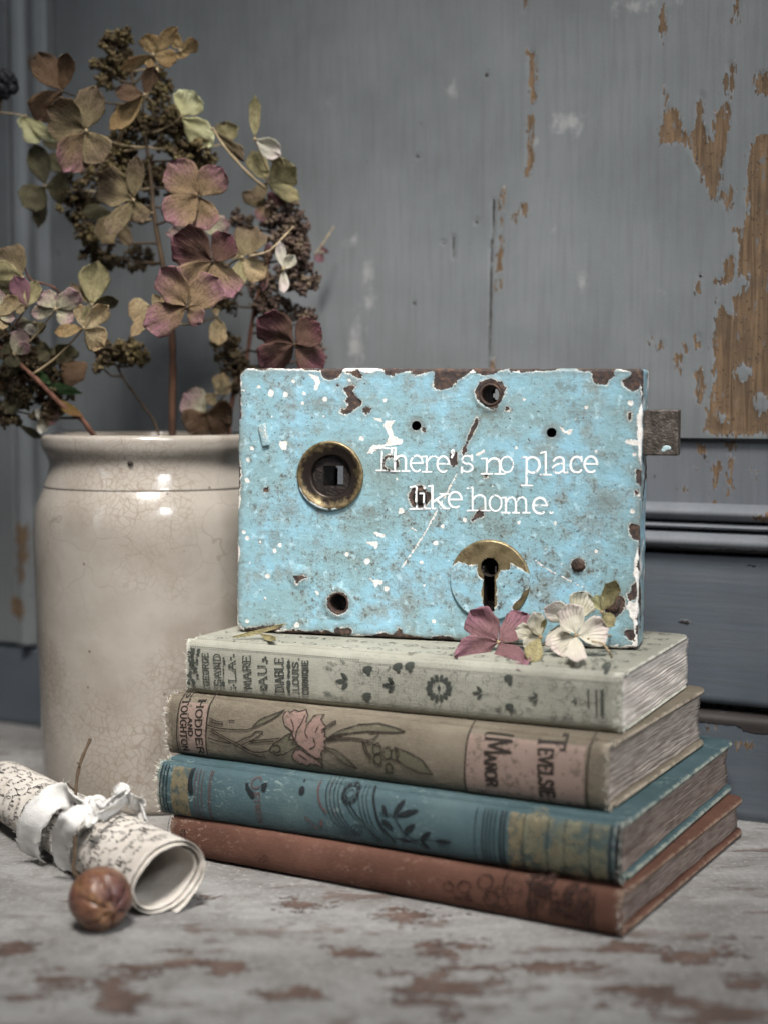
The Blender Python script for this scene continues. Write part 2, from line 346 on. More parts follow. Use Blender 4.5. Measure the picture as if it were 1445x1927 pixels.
# ---- wall
WA = onz(0, 1358, 0); WB = onz(1400, 1543, 0)
WYAW = math.atan2(WA[1] - WB[1], WB[0] - WA[0])
WP = Plane(WA, WYAW)
def mat_wall(name, vertical=True, pc=(C(109, 113, 115), C(124, 129, 131), C(136, 140, 143))):
    b = NB(name, .55, .35)
    sc = (1, 1, .06) if vertical else (.06, 1, 1)
    g1 = b.noise(420, 5, .6, b.co(scale=sc)); g2 = b.noise(90, 5, .6, b.co(scale=sc, loc=(2, 0, 1))); n = b.noise(11, 5, .6); n2 = b.noise(900, 3, .6); n3 = b.noise(38, 6, .65)
    col = b.ramp(n, [(.3, pc[0]), (.5, pc[1]), (.7, pc[2])])
    col = b.mix(b.rng(g1, .42, .72, 0, .22), col, C(96, 97, 98)); col = b.mix(b.rng(g2, .5, .75, 0, .16), col, C(142, 144, 147))
    col = b.mix(b.rng(n3, .66, .74, 0, .5), col, C(160, 162, 168))
    col = b.mix(b.rng(b.noise(70, 4, .6, b.co(loc=(9, 3, 1))), .70, .73, 0, .7), col, C(70, 62, 56))
    nj = b.noise(700, 4, .65, b.co(scale=(1, 1, .3))); nj2 = b.noise(160, 4, .6, b.co(scale=(1, 1, .45)))
    d = b.jag(b.attr('chip'), (nj, .0075), (nj2, .009))
    bare = b.rng(d, .00035, -.00035)
    wg = b.noise(520, 5, .65, b.co(scale=(1, 1, .05)), 1.0); wn = b.noise(60, 5, .6)
    wood = b.ramp(wg, [(.25, C(88, 68, 50)), (.5, C(124, 97, 70)), (.75, C(150, 118, 84))])
    wood = b.mix(b.rng(wn, .42, .68, 0, .65), wood, C(92, 78, 64)); wood = b.mix(b.rng(b.noise(700, 3, .6, b.co(loc=(4, 4, 1))), .64, .70, 0, .7), wood, C(70, 56, 44)); wood = b.mix(b.rng(b.noise(420, 4, .7, b.co(scale=(1, 1, .25), loc=(2, 8, 1))), .64, .67, 0, .9), wood, C(118, 120, 121))
    col = b.mix(bare, col, wood)
    edge = b.math('MULTIPLY', b.rng(d, .0011, .0003), b.math('SUBTRACT', 1.0, bare))
    col = b.mix(b.math('MULTIPLY', edge, .12), col, C(150, 150, 150))
    dc = b.jag(b.attr('crack'), (nj, .0012)); crack = b.rng(dc, .0003, -.0003)
    col = b.mix(b.math('MULTIPLY', crack, .85), col, C(52, 40, 32))
    sm = b.rng(b.jag(b.attr('smudge'), (nj2, .012), (b.noise(300, 4), .008)), .002, -.004)
    col = b.mix(b.math('MULTIPLY', sm, .55), col, C(186, 184, 182))
    b.base(col); b.rough(b.rng(bare, 0, 1, .5, .85))
    h = b.math('ADD', b.math('MULTIPLY', g1, .35), b.math('ADD', b.math('MULTIPLY', n2, .12), b.math('MULTIPLY', g2, .2)))
    h = b.math('SUBTRACT', h, b.math('MULTIPLY', bare, .6)); h = b.math('SUBTRACT', h, b.math('MULTIPLY', crack, 1.2))
    h = b.math('ADD', h, b.math('MULTIPLY', b.math('MULTIPLY', wg, bare), .35))
    b.bump(h, .6, .0007); return b.m
M_wallv = mat_wall('grey_paint_vertical_grain', True); M_wallh = mat_wall('shaded_slate_paint_horizontal_grain', False, (C(80, 89, 99), C(92, 101, 111), C(102, 110, 119)))  # slate of the lower boards is darkened to hold their shade as well
M_wallm = mat_wall('grey_blue_paint_strip', True, (C(102, 107, 114), C(115, 120, 127), C(125, 130, 136)))
wall = empty('panelled_wall', WA, -WYAW)
tag(wall, 'grey painted wooden panelling with flaking paint and mouldings behind', kind='structure')
# local wall frame: x right, y away from the viewer, z up
zr = Z(600, 0, 1.71); zl = Z(1180, 700, 2.138)
def wpoly(conv, pts, off=0.0): return [WP.px(*conv(*p), off) for p in pts]
chips = [wpoly(zr, p) for p in [
 [(668, 170), (692, 168), (694, 250), (690, 325), (680, 300), (672, 230)], [(672, 375), (688, 372), (684, 460), (678, 560), (668, 568), (668, 520)],
 [(655, -60), (672, -60), (665, 55), (657, 40)], [(1098, 10), (1112, 15), (1115, 60), (1108, 150), (1100, 80)],
 [(1105, 280), (1118, 310), (1120, 350), (1140, 350), (1160, 380), (1160, 420), (1190, 430), (1215, 400), (1215, 340), (1225, 300), (1240, 300), (1235, 350), (1232, 400), (1245, 420), (1250, 460), (1265, 450), (1270, 360), (1290, 365), (1305, 340), (1325, 330), (1320, 380), (1310, 460), (1300, 530), (1285, 590), (1272, 640), (1255, 610), (1220, 540), (1195, 490), (1170, 455), (1130, 460), (1105, 460)],
 [(1315, 200), (1335, 195), (1333, 250), (1322, 310), (1312, 300)], [(1340, -40), (1355, -40), (1350, 60), (1335, 72)], [(1405, 235), (1440, 230), (1470, 300), (1415, 300)],
 [(1445, 430), (1520, 300), (1700, 500), (1700, 1390), (1300, 1400), (1240, 1390), (1270, 1231), (1265, 1120), (1275, 1060), (1280, 960), (1300, 1000), (1320, 1020), (1340, 1010), (1330, 960), (1365, 940), (1380, 880), (1355, 890), (1345, 840), (1350, 780), (1340, 740), (1370, 730), (1380, 690), (1370, 640), (1375, 560), (1385, 480), (1400, 450)],
 [(1300, 840), (1330, 815), (1335, 870), (1310, 920), (1275, 905), (1300, 885)], [(1295, 620), (1330, 605), (1325, 650), (1305, 680)],
 [(583, 605), (592, 610), (590, 760), (575, 940), (568, 930), (580, 740)], [(1210, 1200), (1235, 1190), (1240, 1260), (1220, 1300), (1205, 1260)],
 [(1150, 1140), (1165, 1150), (1160, 1200), (1152, 1190)], [(1095, 1090), (1106, 1090), (1104, 1120), (1097, 1120)], [(1212, 1075), (1226, 1075), (1226, 1120), (1214, 1120)], [(1172, 1110), (1185, 1110), (1182, 1135), (1174, 1135)], [(1066, 1065), (1075, 1070), (1073, 1105), (1067, 1100)],
 [(1208, 920), (1222, 915), (1222, 940), (1212, 945)], [(650, 660), (664, 655), (664, 695), (655, 700)], [(628, 690), (637, 690), (636, 712), (628, 712)], [(745, 1200), (775, 1190), (772, 1230), (748, 1235)], [(552, 1160), (566, 1160), (564, 1195), (553, 1195)],
]]
nx0, nx1 = WP.px(112, 500)[0], .85
zp0 = WP.px(1400, 825)[1]
gx = np.concatenate([np.arange(nx0, .47, .0012), np.arange(.47, nx1, .008)]); gz = np.concatenate([np.arange(zp0, .43, .0012), np.arange(.43, .78, .008)])
X, Zz = np.meshgrid(gx, gz, indexing='ij')
chip = np.full(X.shape, .03)
for p in chips: chip = np.minimum(chip, sd_poly(X, Zz, p))
# grey islands left on the big bare area
for u, v, r in [(1395, 700, 14), (1360, 790, 11), (1432, 760, 16), (1330, 735, 10), (1290, 800, 10)]:
    c = WP.px(u, v); chip = np.maximum(chip, -sd_circ(X, Zz, c, r * .00023) + 0.0)
crack = sd_line(X, Zz, [WP.px(*zr(*p)) for p in [(562, 640), (556, 800), (550, 1000), (547, 1185), (544, 1300)]], .0011)
crack = np.minimum(crack, sd_line(X, Zz, [WP.px(*zr(*p)) for p in [(432, 760), (433, 830)]], .0006))
for u, v, r in [(540, 240, 7), (505, 712, 6), (318, 503, 6), (306, 974, 5), (1228, 886, 5), (398, 780, 5), (160, 520, 4)]:
    crack = np.minimum(crack, sd_circ(X, Zz, WP.px(*zr(u, v)), r * .00016))
smudge = np.full(X.shape, .03)
for u, v, a_, b_ in [(805, 392, 42, 26), (845, 910, 12, 18), (155, 880, 16, 30), (105, 775, 14, 14), (160, 970, 20, 20), (1035, 15, 60, 14), (700, 460, 12, 10), (432, 292, 10, 12), (120, 1100, 26, 60), (760, 738, 5, 6)]:
    c = WP.px(*zr(u, v)); smudge = np.minimum(smudge, (np.hypot((X - c[0]) / (a_ * .00017), (Zz - c[1]) / (b_ * .00017)) - 1) * min(a_, b_) * .00017)
yy = vnoise(X, Zz, 30, 5, 2) * .0003 + np.clip(-chip, 0, .0004) * 1.0 + np.where(crack < 0, .0006, 0)
far = lambda A: np.full(A.shape, .05)
up_ = grid_obj('upper_panel', np.stack([X, yy, Zz], -1), M_wallv, wall, {'chip': chip, 'crack': crack, 'smudge': smudge}, flip=True)
def wallpiece(name, prof, x0, x1, mat, chiplist=(), blot=()):
    """prof: (y, z) profile swept along x, densely enough to carry the worn patches."""
    P = resample(prof, .0015); gx_ = np.arange(x0, x1, .002)
    A = np.zeros((len(gx_), len(P), 3)); A[:, :, 0] = gx_[:, None]; A[:, :, 1] = [p[0] for p in P]; A[:, :, 2] = [p[1] for p in P]
    A[:, :, 1] += vnoise(A[:, :, 0], A[:, :, 2], 40, 9, 2) * .0003
    ch = np.full(A.shape[:2], .03); ck = np.full(A.shape[:2], .03)
    for p in chiplist: ch = np.minimum(ch, sd_poly(A[:, :, 0], A[:, :, 2], p))
    for (c, ax, az) in blot: ck = np.minimum(ck, (np.hypot((A[:, :, 0] - c[0]) / ax, (A[:, :, 2] - c[1]) / az) - 1) * min(ax, az))
    return grid_obj(name, A, mat, wall, {'chip': ch, 'crack': ck, 'smudge': far(ch)}, flip=True)
zv = lambda v: WP.px(1400, v)[1]
X0, X1 = -.32, .85
# lower edge of the upper panel, then the recessed strip
wallpiece('panel_edge', [(.006, zp0 - .0004), (.0008, zp0 - .0004), (.0, zp0)], nx0, nx1, M_wallv)
lowchips = [wpoly(zl, p) for p in [[(278, 298), (300, 300), (305, 330), (280, 335)], [(345, 375), (360, 375), (356, 410), (345, 440), (338, 520), (332, 500), (340, 430)], [(405, 350), (413, 352), (408, 470), (400, 500), (375, 510), (368, 490), (398, 470)], [(325, 525), (380, 520), (378, 545), (330, 545)], [(255, 390), (275, 385), (272, 405), (258, 405)], [(496, 400), (503, 405), (501, 445), (495, 440)], [(205, 470), (228, 468), (226, 486), (206, 486)], [(395, 285), (420, 285), (415, 302), (395, 300)]]]
wallpiece('recessed_strip', [(.003, zv(958)), (.003, zp0 - .0004)], X0, X1, M_wallm, lowchips)
def roll(z0, z1, y0, dep, n=9): return [(y0 - dep * math.sin(math.pi * i / n) ** .7, z0 + (z1 - z0) * i / n) for i in range(n + 1)]
wallpiece('roll_moulding', roll(zv(986), zv(950), .003, .0065), nx0, X1, M_wallm, [wpoly(zl, [(520, 585), (567, 575), (640, 580), (640, 600), (530, 600)])])
wallpiece('bead_moulding', roll(zv(1001), zv(987), .002, .0045), nx0, X1, M_wallm)
wallpiece('lower_roll_moulding', roll(zv(1043), zv(1002), .002, .0075), nx0, X1, M_wallm, (), [((WP.px(*zl(500, 725))[0], zv(1040)), .02, .0016), ((WP.px(*zl(200, 715))[0], zv(1040)), .02, .0012), ((WP.px(*zl(360, 718))[0], zv(1041)), .012, .001)])
wallpiece('middle_board', [(.004, zv(1333)), (.001, zv(1329)), (.0, zv(1320)), (.0, zv(1056)), (.0012, zv(1048)), (.006, zv(1046))], X0, X1, M_wallh, (), [(WP.px(*zl(90, 1055)), .007, .0016), (WP.px(*zl(230, 1005)), .003, .001), (WP.px(*zl(500, 780)), .003, .0006)])
wallpiece('base_board', [(-.001, .0), (-.002, .003), (-.002, zv(1356)), (.0, zv(1347)), (.008, zv(1343))], X0, X1, M_wallh,
          [wpoly(zl, [(440, 1490), (480, 1480), (530, 1495), (500, 1515), (460, 1510)]), wpoly(zl, [(330, 1425), (360, 1420), (355, 1440), (335, 1440)])],
          [(WP.px(*zl(380, 1395)), .028, .0022), (WP.px(*zl(530, 1435)), .008, .002), (WP.px(*zl(300, 1370)), .01, .0015), (WP.px(*zl(540, 1385)), .02, .0015)])
# the upright stile at the left with its two beads, standing in front of the panel
zs0 = zv(1343) + .0004
def vertpiece(name, xprof, z0, z1, chiplist=()):
    P = resample(xprof, .0012); gz_ = np.arange(z0, z1, .004)
    A = np.zeros((len(P), len(gz_), 3)); A[:, :, 0] = np.array([p[0] for p in P])[:, None]; A[:, :, 1] = np.array([p[1] for p in P])[:, None]; A[:, :, 2] = gz_[None]
    ch = np.full(A.shape[:2], .03)
    for p in chiplist: ch = np.minimum(ch, sd_poly(A[:, :, 0], A[:, :, 2], p))
    return grid_obj(name, A, M_wallv, wall, {'chip': ch, 'crack': far(ch), 'smudge': far(ch)}, flip=True)
xq = lambda u: WP.px(u, 300)[0]
stch = [[WP.px(u, v) for u, v in q] for q in [[(40, 985), (62, 980), (66, 1030), (60, 1095), (44, 1090), (38, 1030)], [(30, 1120), (60, 1125), (58, 1160), (36, 1155)], [(60, 108), (72, 110), (72, 135), (62, 134)]]]
vertpiece('stile', [(X0, -.004), (xq(26), -.004), (xq(29), -.001), (xq(30), .003)], zs0 + .0, .78, stch)
vertpiece('upright_moulding', [(xq(30), .003), (xq(33), -.004), (xq(42), -.0075), (xq(52), -.006), (xq(60), -.002)], zs0, .78, stch)
vertpiece('inner_bead', [(xq(60), -.002), (xq(66), -.0035), (xq(78), -.004), (xq(90), -.0015), (xq(95), .004), (nx0 + .0005, .004), (nx0 + .0005, .0)], zs0, .78, stch)
bk = MB(); bk.box(X0, X1, .012, .022, 0.001, .78); bk.obj('backing_board', M_wallv, wall, False)

# ================================================================== JAR
JY, JU = .690, 292.0
JX = aty(JU, 1100, JY)[0]
def mat_jar():
    b = NB('cream_crackle_glaze', .16, .5)
    n = b.noise(22, 5, .6); n2 = b.noise(9, 4, .6, b.co(scale=(1, 1, .5), loc=(4, 1, 2)))
    col = b.ramp(n, [(.3, C(140, 129, 115)), (.55, C(161, 152, 140)), (.75, C(149, 140, 127))])
    col = b.mix(b.rng(n2, .5, .72, 0, .6), col, C(150, 132, 112))
    wv = b.n.new('ShaderNodeVectorMath'); wv.operation = 'ADD'
    nz = b.n.new('ShaderNodeTexNoise'); b.l.new(b.co(), nz.inputs['Vector']); nz.inputs['Scale'].default_value = 60
    sc_ = b.n.new('ShaderNodeVectorMath'); sc_.operation = 'SCALE'; b.l.new(nz.outputs['Color'], sc_.inputs[0]); sc_.inputs['Scale'].default_value = .014
    b.l.new(b.co(), wv.inputs[0]); b.l.new(sc_.outputs[0], wv.inputs[1])
    e1 = b.vor(56, 'DISTANCE_TO_EDGE', wv.outputs[0]); e2 = b.vor(300, 'DISTANCE_TO_EDGE', wv.outputs[0])
    m1 = b.rng(b.noise(14, 3, .5, b.co(loc=(1, 5, 2))), .42, .62); m2 = b.rng(b.noise(17, 3, .5, b.co(loc=(6, 1, 8))), .43, .60)
    c1 = b.math('MULTIPLY', b.rng(e1, .012, .003), m1); c2 = b.math('MULTIPLY', b.rng(e2, .09, .02), m2)
    col = b.mix(b.math('MULTIPLY', c1, .42), col, C(120, 102, 86)); col = b.mix(b.math('MULTIPLY', c2, .5), col, C(124, 104, 84))
    col = b.mix(b.rng(b.vor(70, 'F1'), .055, .035, 0, .7), col, C(90, 66, 48))
    b.base(col); b.rough(b.rng(b.noise(80, 3), .3, .7, .12, .26))
    b.b.inputs['Coat Weight'].default_value = .35; b.b.inputs['Coat Roughness'].default_value = .07
    b.bump(b.math('ADD', b.noise(55, 3, .5), b.math('MULTIPLY', b.noise(11, 2), 1.5)), .25, .0022); return b.m
def jz(v):
    d = ray(JU - 200, v); return CAMH + d[2] * (JY / d[1])
kpx = JY / F
prof = [(205, 1478), (209, 1470), (211, 1440), (213, 1400), (217, 1250), (221, 1100), (223, 1020), (222, 975), (217, 948), (209, 928), (203.5, 917), (202, 914), (203, 911), (200, 903), (194, 886), (192, 872), (194.5, 860), (201, 850), (205.5, 840), (207, 829), (206, 821), (201, 816.5), (194, 815.5), (186, 818), (182, 828), (180, 850), (182, 900), (205, 960), (208, 1100), (200, 1450), (60, 1462), (0.5, 1462)]
jp = [(r * kpx, max(.0, jz(v)) if v < 1470 else (0.0006 if v > 1475 else .003)) for r, v in prof]
jp = [(0.0005, .0006)] + [tuple(p) for p in smoothline(jp[:25], 4)] + jp[25:]
jm = MB(); jm.lathe(jp, 96, 'z')
jar = empty('stoneware_jar', (JX, JY, 0)); tag(jar, 'cream crackle-glazed stoneware jar holding the dried hydrangeas', 'jar')
jo = jm.obj('body', mat_jar(), jar)
chm = MB(); chm.ball((math.cos(math.radians(-93)) * 195 * kpx, math.sin(math.radians(-93)) * 195 * kpx, jz(864)), .0011, 2, (1.2, .6, .9))
_b = NB('dark_glaze_chip', .9); _b.base(C(52, 42, 36)); chm.obj('glaze_chip', _b.m, jar)
# ================================================================== BOOKS
def mat_cloth(name, dark, mid, light, wearcol, wear=.0016, rough=.85, stipple=None, scratch=None, weave=.35):
    b = NB(name, rough, .2)
    n = b.noise(25, 5, .6); n2 = b.noise(140, 5, .65); n3 = b.noise(1400, 2, .6)
    wv = b.noise(2600, 1, .5, b.co(scale=(1, 1, .15))); wh = b.noise(2600, 1, .5, b.co(scale=(.12, 1, 1)))
    col = b.ramp(n, [(.28, dark), (.5, mid), (.74, light)])
    col = b.mix(b.rng(n2, .4, .75, 0, .35), col, dark)
    col = b.mix(b.rng(b.math('ADD', wv, wh), .85, 1.3, 0, weave), col, light)
    if scratch:
        s = b.noise(520, 5, .75, b.co(scale=(.5, 1, 1), loc=(3, 3, 3)), 1.5)
        m = b.rng(b.noise(40, 4, .6, b.co(loc=(5, 5, 1))), .42, .7)
        col = b.mix(b.math('MULTIPLY', b.rng(s, .56, .68, 0, .8), m), col, scratch)
    if stipple:
        v = b.vor(900, 'F1', rnd=.35); xs_ = b.attr('xs')
        m = b.math('MULTIPLY', b.rng(xs_, .40, .44), b.rng(b.noise(120, 4), .36, .6))
        col = b.mix(b.math('MULTIPLY', b.rng(v, .42, .25, 0, .55), m), col, stipple)
    d = b.jag(b.attr('edge'), (n2, wear * 2.2), (b.noise(600, 4, .7), wear * 1.2))
    w = b.rng(d, wear * .7, -wear * .3)
    col = b.mix(b.math('MULTIPLY', w, .92), col, wearcol)
    b.base(col)
    h = b.math('ADD', b.math('MULTIPLY', b.math('ADD', wv, wh), .4), b.math('ADD', n2, b.math('MULTIPLY', b.math('MULTIPLY', w, b.noise(900, 3)), 1.2)))
    b.bump(h, .5, .0005); return b.m
def mat_print(name, col, wear=.55, rough=.7, metal=0.0, opac=1.0, scale=420, col2=None):
    b = NB(name, rough, .3)
    b.base(b.mix(b.noise(160, 4), col, col2) if col2 else col); b.b.inputs['Metallic'].default_value = metal
    n = b.noise(scale, 5, .7); n2 = b.noise(70, 4, .6, b.co(loc=(2, 6, 1)))
    a = b.rng(b.math('ADD', b.math('MULTIPLY', n, .6), b.math('MULTIPLY', n2, .4)), wear - .12, wear + .06, opac, opac * .12)
    b.put(b.b.inputs['Alpha'], a); return b.m
def mat_pages(name, lo, hi, dirt):
    b = NB(name, .9, .1)
    s = b.noise(1500, 3, .6, b.co(scale=(.06, .06, 1))); s2 = b.noise(260, 4, .6, b.co(scale=(.1, .1, 1), loc=(1, 1, 5))); n = b.noise(60, 5)
    col = b.ramp(s, [(.3, lo), (.6, hi)]); col = b.mix(b.rng(s2, .5, .72, 0, .6), col, dirt); col = b.mix(b.rng(n, .5, .75, 0, .5), col, dirt)
    b.base(col); b.bump(b.math('ADD', s, s2), .7, .0003); return b.m

class Book:
    def __init__(s, name, label, z, pl, pr, T, W, bulge, pw, cloth, pages, inset=.0028, board=.0022, endwear=.0008):
        a = onz(*pl, z); c = onz(*pr, z); s.a = a; s.L = float(np.linalg.norm(c - a)); s.yaw = math.atan2(a[1] - c[1], c[0] - a[0])
        s.T, s.W, s.bulge, s.pw, s.z = T, W, bulge, pw, z
        s.pl = Plane(a, s.yaw); s.e = empty(name, a, -s.yaw); tag(s.e, label, 'book', 'stacked old books')
        s.cloth = cloth; L = s.L
        # spine
        prof = [(.0085, T - .0013), (.0066, T - .0010), (.0050, T - .0011), (.0036, T - .0004), (.0022, T - .0001)]
        N = 26
        for i in range(N + 1):
            z_ = T / 2 * (1 + math.cos(math.pi * i / N)); prof.append((s.yb(z_), z_))
        prof += [(.0022, .0002), (.0036, .0005), (.0050, .0012), (.0066, .0011), (.0085, .0014)]
        P = np.array(prof); th = .0011
        t = np.gradient(P, axis=0); t /= np.linalg.norm(t, axis=1)[:, None]; inn = P + np.stack([-t[:, 1], t[:, 0]], 1) * th
        if inn[len(P) // 2, 0] < P[len(P) // 2, 0]: inn = P - np.stack([-t[:, 1], t[:, 0]], 1) * th
        xs_ = np.linspace(0, L, 150); k = len(P)
        rs = np.random.RandomState(int(z * 1e4) + 3)
        e0 = np.convolve(rs.randn(k + 6), np.ones(4) / 4, 'same')[3:-3] * endwear; e1 = np.convolve(rs.randn(k + 6), np.ones(4) / 4, 'same')[3:-3] * endwear
        def sheet(Q):
            A = np.zeros((150, k, 3)); q = (xs_ / L)[:, None]
            fade0 = np.clip(1 - q * 18, 0, 1); fade1 = np.clip(1 - (1 - q) * 18, 0, 1)
            A[:, :, 0] = xs_[:, None] + fade0 * (np.abs(e0))[None] * 1.0 - fade1 * (np.abs(e1))[None]
            bow = -.0006 * np.sin(np.pi * q)
            A[:, :, 1] = Q[:, 0][None] + vnoise(A[:, :, 0], np.broadcast_to(Q[:, 1][None], (150, k)), 90, 4, 2) * .00025
            A[:, :, 2] = Q[:, 1][None]
            dip = np.exp(-((xs_ - 0) / .004) ** 2) + np.exp(-((xs_ - L) / .004) ** 2)      # crushed caps
            A[:, :, 1] += dip[:, None] * .0009 * np.clip(np.sin(np.pi * Q[:, 1] / T), 0, 1)[None]
            return A
        O = sheet(P); I = sheet(inn); loop = np.concatenate([O, I[:, ::-1]], 1); loop = np.concatenate([loop, loop[:, :1]], 1)
        dx = np.minimum(xs_, L - xs_)[:, None] + np.zeros((1, k)); sh = np.minimum(np.abs(P[:, 1]), np.abs(T - P[:, 1])) + np.where(P[:, 0] > .001, .004, 0) + .0012
        ed = np.minimum(dx * .24, sh[None] * 1.0); ed = np.concatenate([ed, ed[:, ::-1], ed[:, :1]], 1)
        xsa = np.repeat((xs_ / L)[:, None], loop.shape[1], 1)
        s.spine = grid_obj('spine', loop, cloth, s.e, {'edge': ed, 'xs': xsa}, flip=False)
        # end rims of the spine cloth
        for end in (0, -1):
            V = []; Fc = []; k0 = 0; V += list(O[end]) + list(I[end]); Fc += [(k0 + i, k0 + i + 1, k0 + k + i + 1, k0 + k + i) for i in range(k - 1)]
            mesh_obj('spine_cap', V, Fc, cloth, s.e, attrs={'edge': [0.0] * len(V), 'xs': [0.0] * len(V)})
        # boards
        s.board('cover_board', T - board, T, .0068); s.board('cover_board', 0.0, board, .0068)
        # page block
        nz = 64; nyp = 26; zz = np.linspace(board + .0002, T - board - .0002, nz); A = []
        ny0 = [s.yb(q) + .0016 for q in zz]
        jit = np.convolve(rs.randn(nz + 4), [.25, .5, .25], 'same')[2:-2] * .00010; gap = rs.rand(nz) < .10
        for i, q in enumerate(zz):
            r = L - inset + jit[i] - (.0003 if gap[i] else 0); l = inset - jit[i]
            f = W - inset - .0015 * math.sin(math.pi * i / (nz - 1)) + rs.randn() * .0001
            ya = np.linspace(ny0[i], f, nyp)
            row = [(l, y, q) for y in ya[::-1]] + [(r + .00025 * math.sin(y * 170 + i * .15) + rs.randn() * .00005, y, q) for y in ya] + [(l, f, q)]
            A.append(row)
        A = np.array(A); s.pages = grid_obj('page_block', A, pages, s.e, flip=False)
    def yb(s, z):
        q = abs(2 * z / s.T - 1); return -s.bulge * (1 - min(1, q) ** s.pw) + .0012 * max(0, (q - .8) / .2) ** 2
    def board(s, name, z0, z1, y0):
        L, W, r = s.L, s.W, .0007
        pr = resample([(y0, z0), (y0, z1), (W - r, z1), (W - .0002, z1 - r * .35), (W, z1 - r), (W, z0 + r), (W - .0002, z0 + r * .35), (W - r, z0), (y0, z0)], .003)
        P = np.array(pr); xs_ = np.concatenate([[0.0, .0002, .0007], np.linspace(.002, L - .002, 70), [L - .0007, L - .0002, L]])
        A = np.zeros((len(xs_), len(P), 3)); A[:, :, 0] = xs_[:, None]; A[:, :, 1] = P[:, 0][None]; A[:, :, 2] = P[:, 1][None]
        zc = (z0 + z1) / 2; sq = np.ones(len(xs_)); sq[[0, -1]] = .02; sq[[1, -2]] = .62; sq[[2, -3]] = .93
        A[:, :, 2] = zc + (A[:, :, 2] - zc) * sq[:, None]
        # blunted corners
        cx_ = np.minimum(xs_, L - xs_)[:, None]; cy_ = W - A[:, :, 1]; q = np.clip(1 - np.hypot(cx_, cy_) / .006, 0, 1)
        A[:, :, 1] -= q * .0022; A[:, :, 0] += np.where(xs_[:, None] < L / 2, 1, -1) * q * .0016
        A[:, :, 2] += vnoise(A[:, :, 0], A[:, :, 1], 60, 8, 2) * .00012
        ed = np.minimum(cx_, np.maximum(0, cy_)) + np.zeros(A.shape[:2])
        o = grid_obj(name, A, s.cloth, s.e, {'edge': ed, 'xs': np.full(A.shape[:2], .0)}, flip=False)
        V = list(A[0]) + list(A[-1]); k = len(P)
        return o
    def px(s, u, v): return s.pl.px(u, v, s.bulge * .75)
    def conv(s, zf): return lambda pts: [s.px(*zf(*p)) for p in pts]
    def pr(s, step=.0012, off=.00022): return Print(lambda x, z: (x, s.yb(z) - off - .0003, z), step)
    def top(s, off=.00022): return Print(lambda x, y: (x, y, s.T + off), .003)
    def threads(s, mat, n=70, spots=None):
        m = MB(); rs = random.Random(int(s.z * 1e4) + 11)
        for _ in range(n):
            end = rs.choice((0, 1)); z_ = rs.uniform(.03, .97) * s.T; x = (s.L - .0006) if end else .0006; sg = 1 if end else -1
            if rs.random() < .3: y = rs.uniform(0, .01); z_ = s.T - .0003
            else: y = s.yb(z_)
            p = Vector((x - sg * rs.uniform(0, .0012), y - .0002, z_)); d = Vector((sg * rs.uniform(.2, 1), rs.uniform(-.8, .3), rs.uniform(-.8, .9))).normalized() * rs.uniform(.0006, .0019)
            c = Vector((rs.uniform(-1, 1), rs.uniform(-1, 0), rs.uniform(-1, 1))) * .0006
            m.tube([p, p + d * .5 + c * .4, p + d + c], [.00011, .00008, .00004], 4)
        o = m.obj('frayed_threads', mat, s.e); o['kind'] = 'stuff'; return o

zc2 = Z(280, 1180, 2.89); zc3 = Z(700, 1180, 2.3306); zd3 = Z(330, 1180, 2.89); zd4 = Z(780, 1200, 2.2578); zd5 = Z(270, 1380, 2.7264); ze4 = Z(560, 1440, 2.1894)
M_p1 = mat_pages('old_page_edges_pale', C(196, 183, 170), C(220, 209, 197), C(176, 158, 144))
M_p2 = mat_pages('old_page_edges_brown', C(142, 126, 114), C(182, 168, 156), C(112, 96, 84))
M_p3 = mat_pages('old_page_edges_dark', C(120, 100, 90), C(152, 134, 122), C(88, 70, 60))
M_c1 = mat_cloth('sage_grey_cloth', C(124, 123, 110), C(141, 140, 126), C(155, 154, 140), C(190, 188, 174), .0014, stipple=C(88, 91, 84))
M_c2 = mat_cloth('olive_brown_cloth', C(86, 77, 63), C(102, 92, 77), C(123, 113, 96), C(158, 145, 126), .0012, weave=.55)
M_c3 = mat_cloth('teal_blue_cloth', C(49, 73, 77), C(60, 84, 90), C(75, 97, 100), C(147, 152, 138), .0014, rough=.6, scratch=C(135, 153, 146), weave=.1)
M_c4 = mat_cloth('rust_brown_cloth', C(77, 48, 37), C(92, 58, 45), C(108, 70, 56), C(132, 108, 90), .0010, scratch=C(143, 117, 101), weave=.2)
M_fr = NB('frayed_cloth_thread', .9); M_fr.base(C(206, 202, 188)); M_fr = M_fr.m
T4, T3, T2, T1 = .0156, .0214, .0242, .0221
z4 = 0.0006; z3 = z4 + T4; z2 = z3 + T3; z1 = z2 + T2; ZTOP = z1 + T1
b4 = Book('clothbound_book', 'rust-brown cloth book at the bottom of the stack', z4, (325, 1605), (1172, 1765), T4, .143, .0022, 2.4, M_c4, M_p3)
b3 = Book('clothbound_book', 'teal-blue cloth book with gold bands, second from the bottom', z3, (300, 1530), (1172, 1668), T3, .146, .0030, 2.2, M_c3, M_p3, endwear=.0016)
b2 = Book('clothbound_book', 'olive-brown book with pink labels and carnation drawing, third from the bottom', z2, (318, 1417), (1148, 1530), T2, .1205, .0030, 2.4, M_c2, M_p2, endwear=.0012)
W1 = .101
b1 = Book('clothbound_book', 'sage-green ornamented book under the blue lock, top of the stack', z1, (352, 1303), (1172, 1382), T1, W1, .0018, 4.5, M_c1, M_p1, inset=.0008, board=.0016)
for b_, n_ in ((b1, 50), (b2, 90), (b3, 130), (b4, 50)): b_.threads(M_fr, n_)

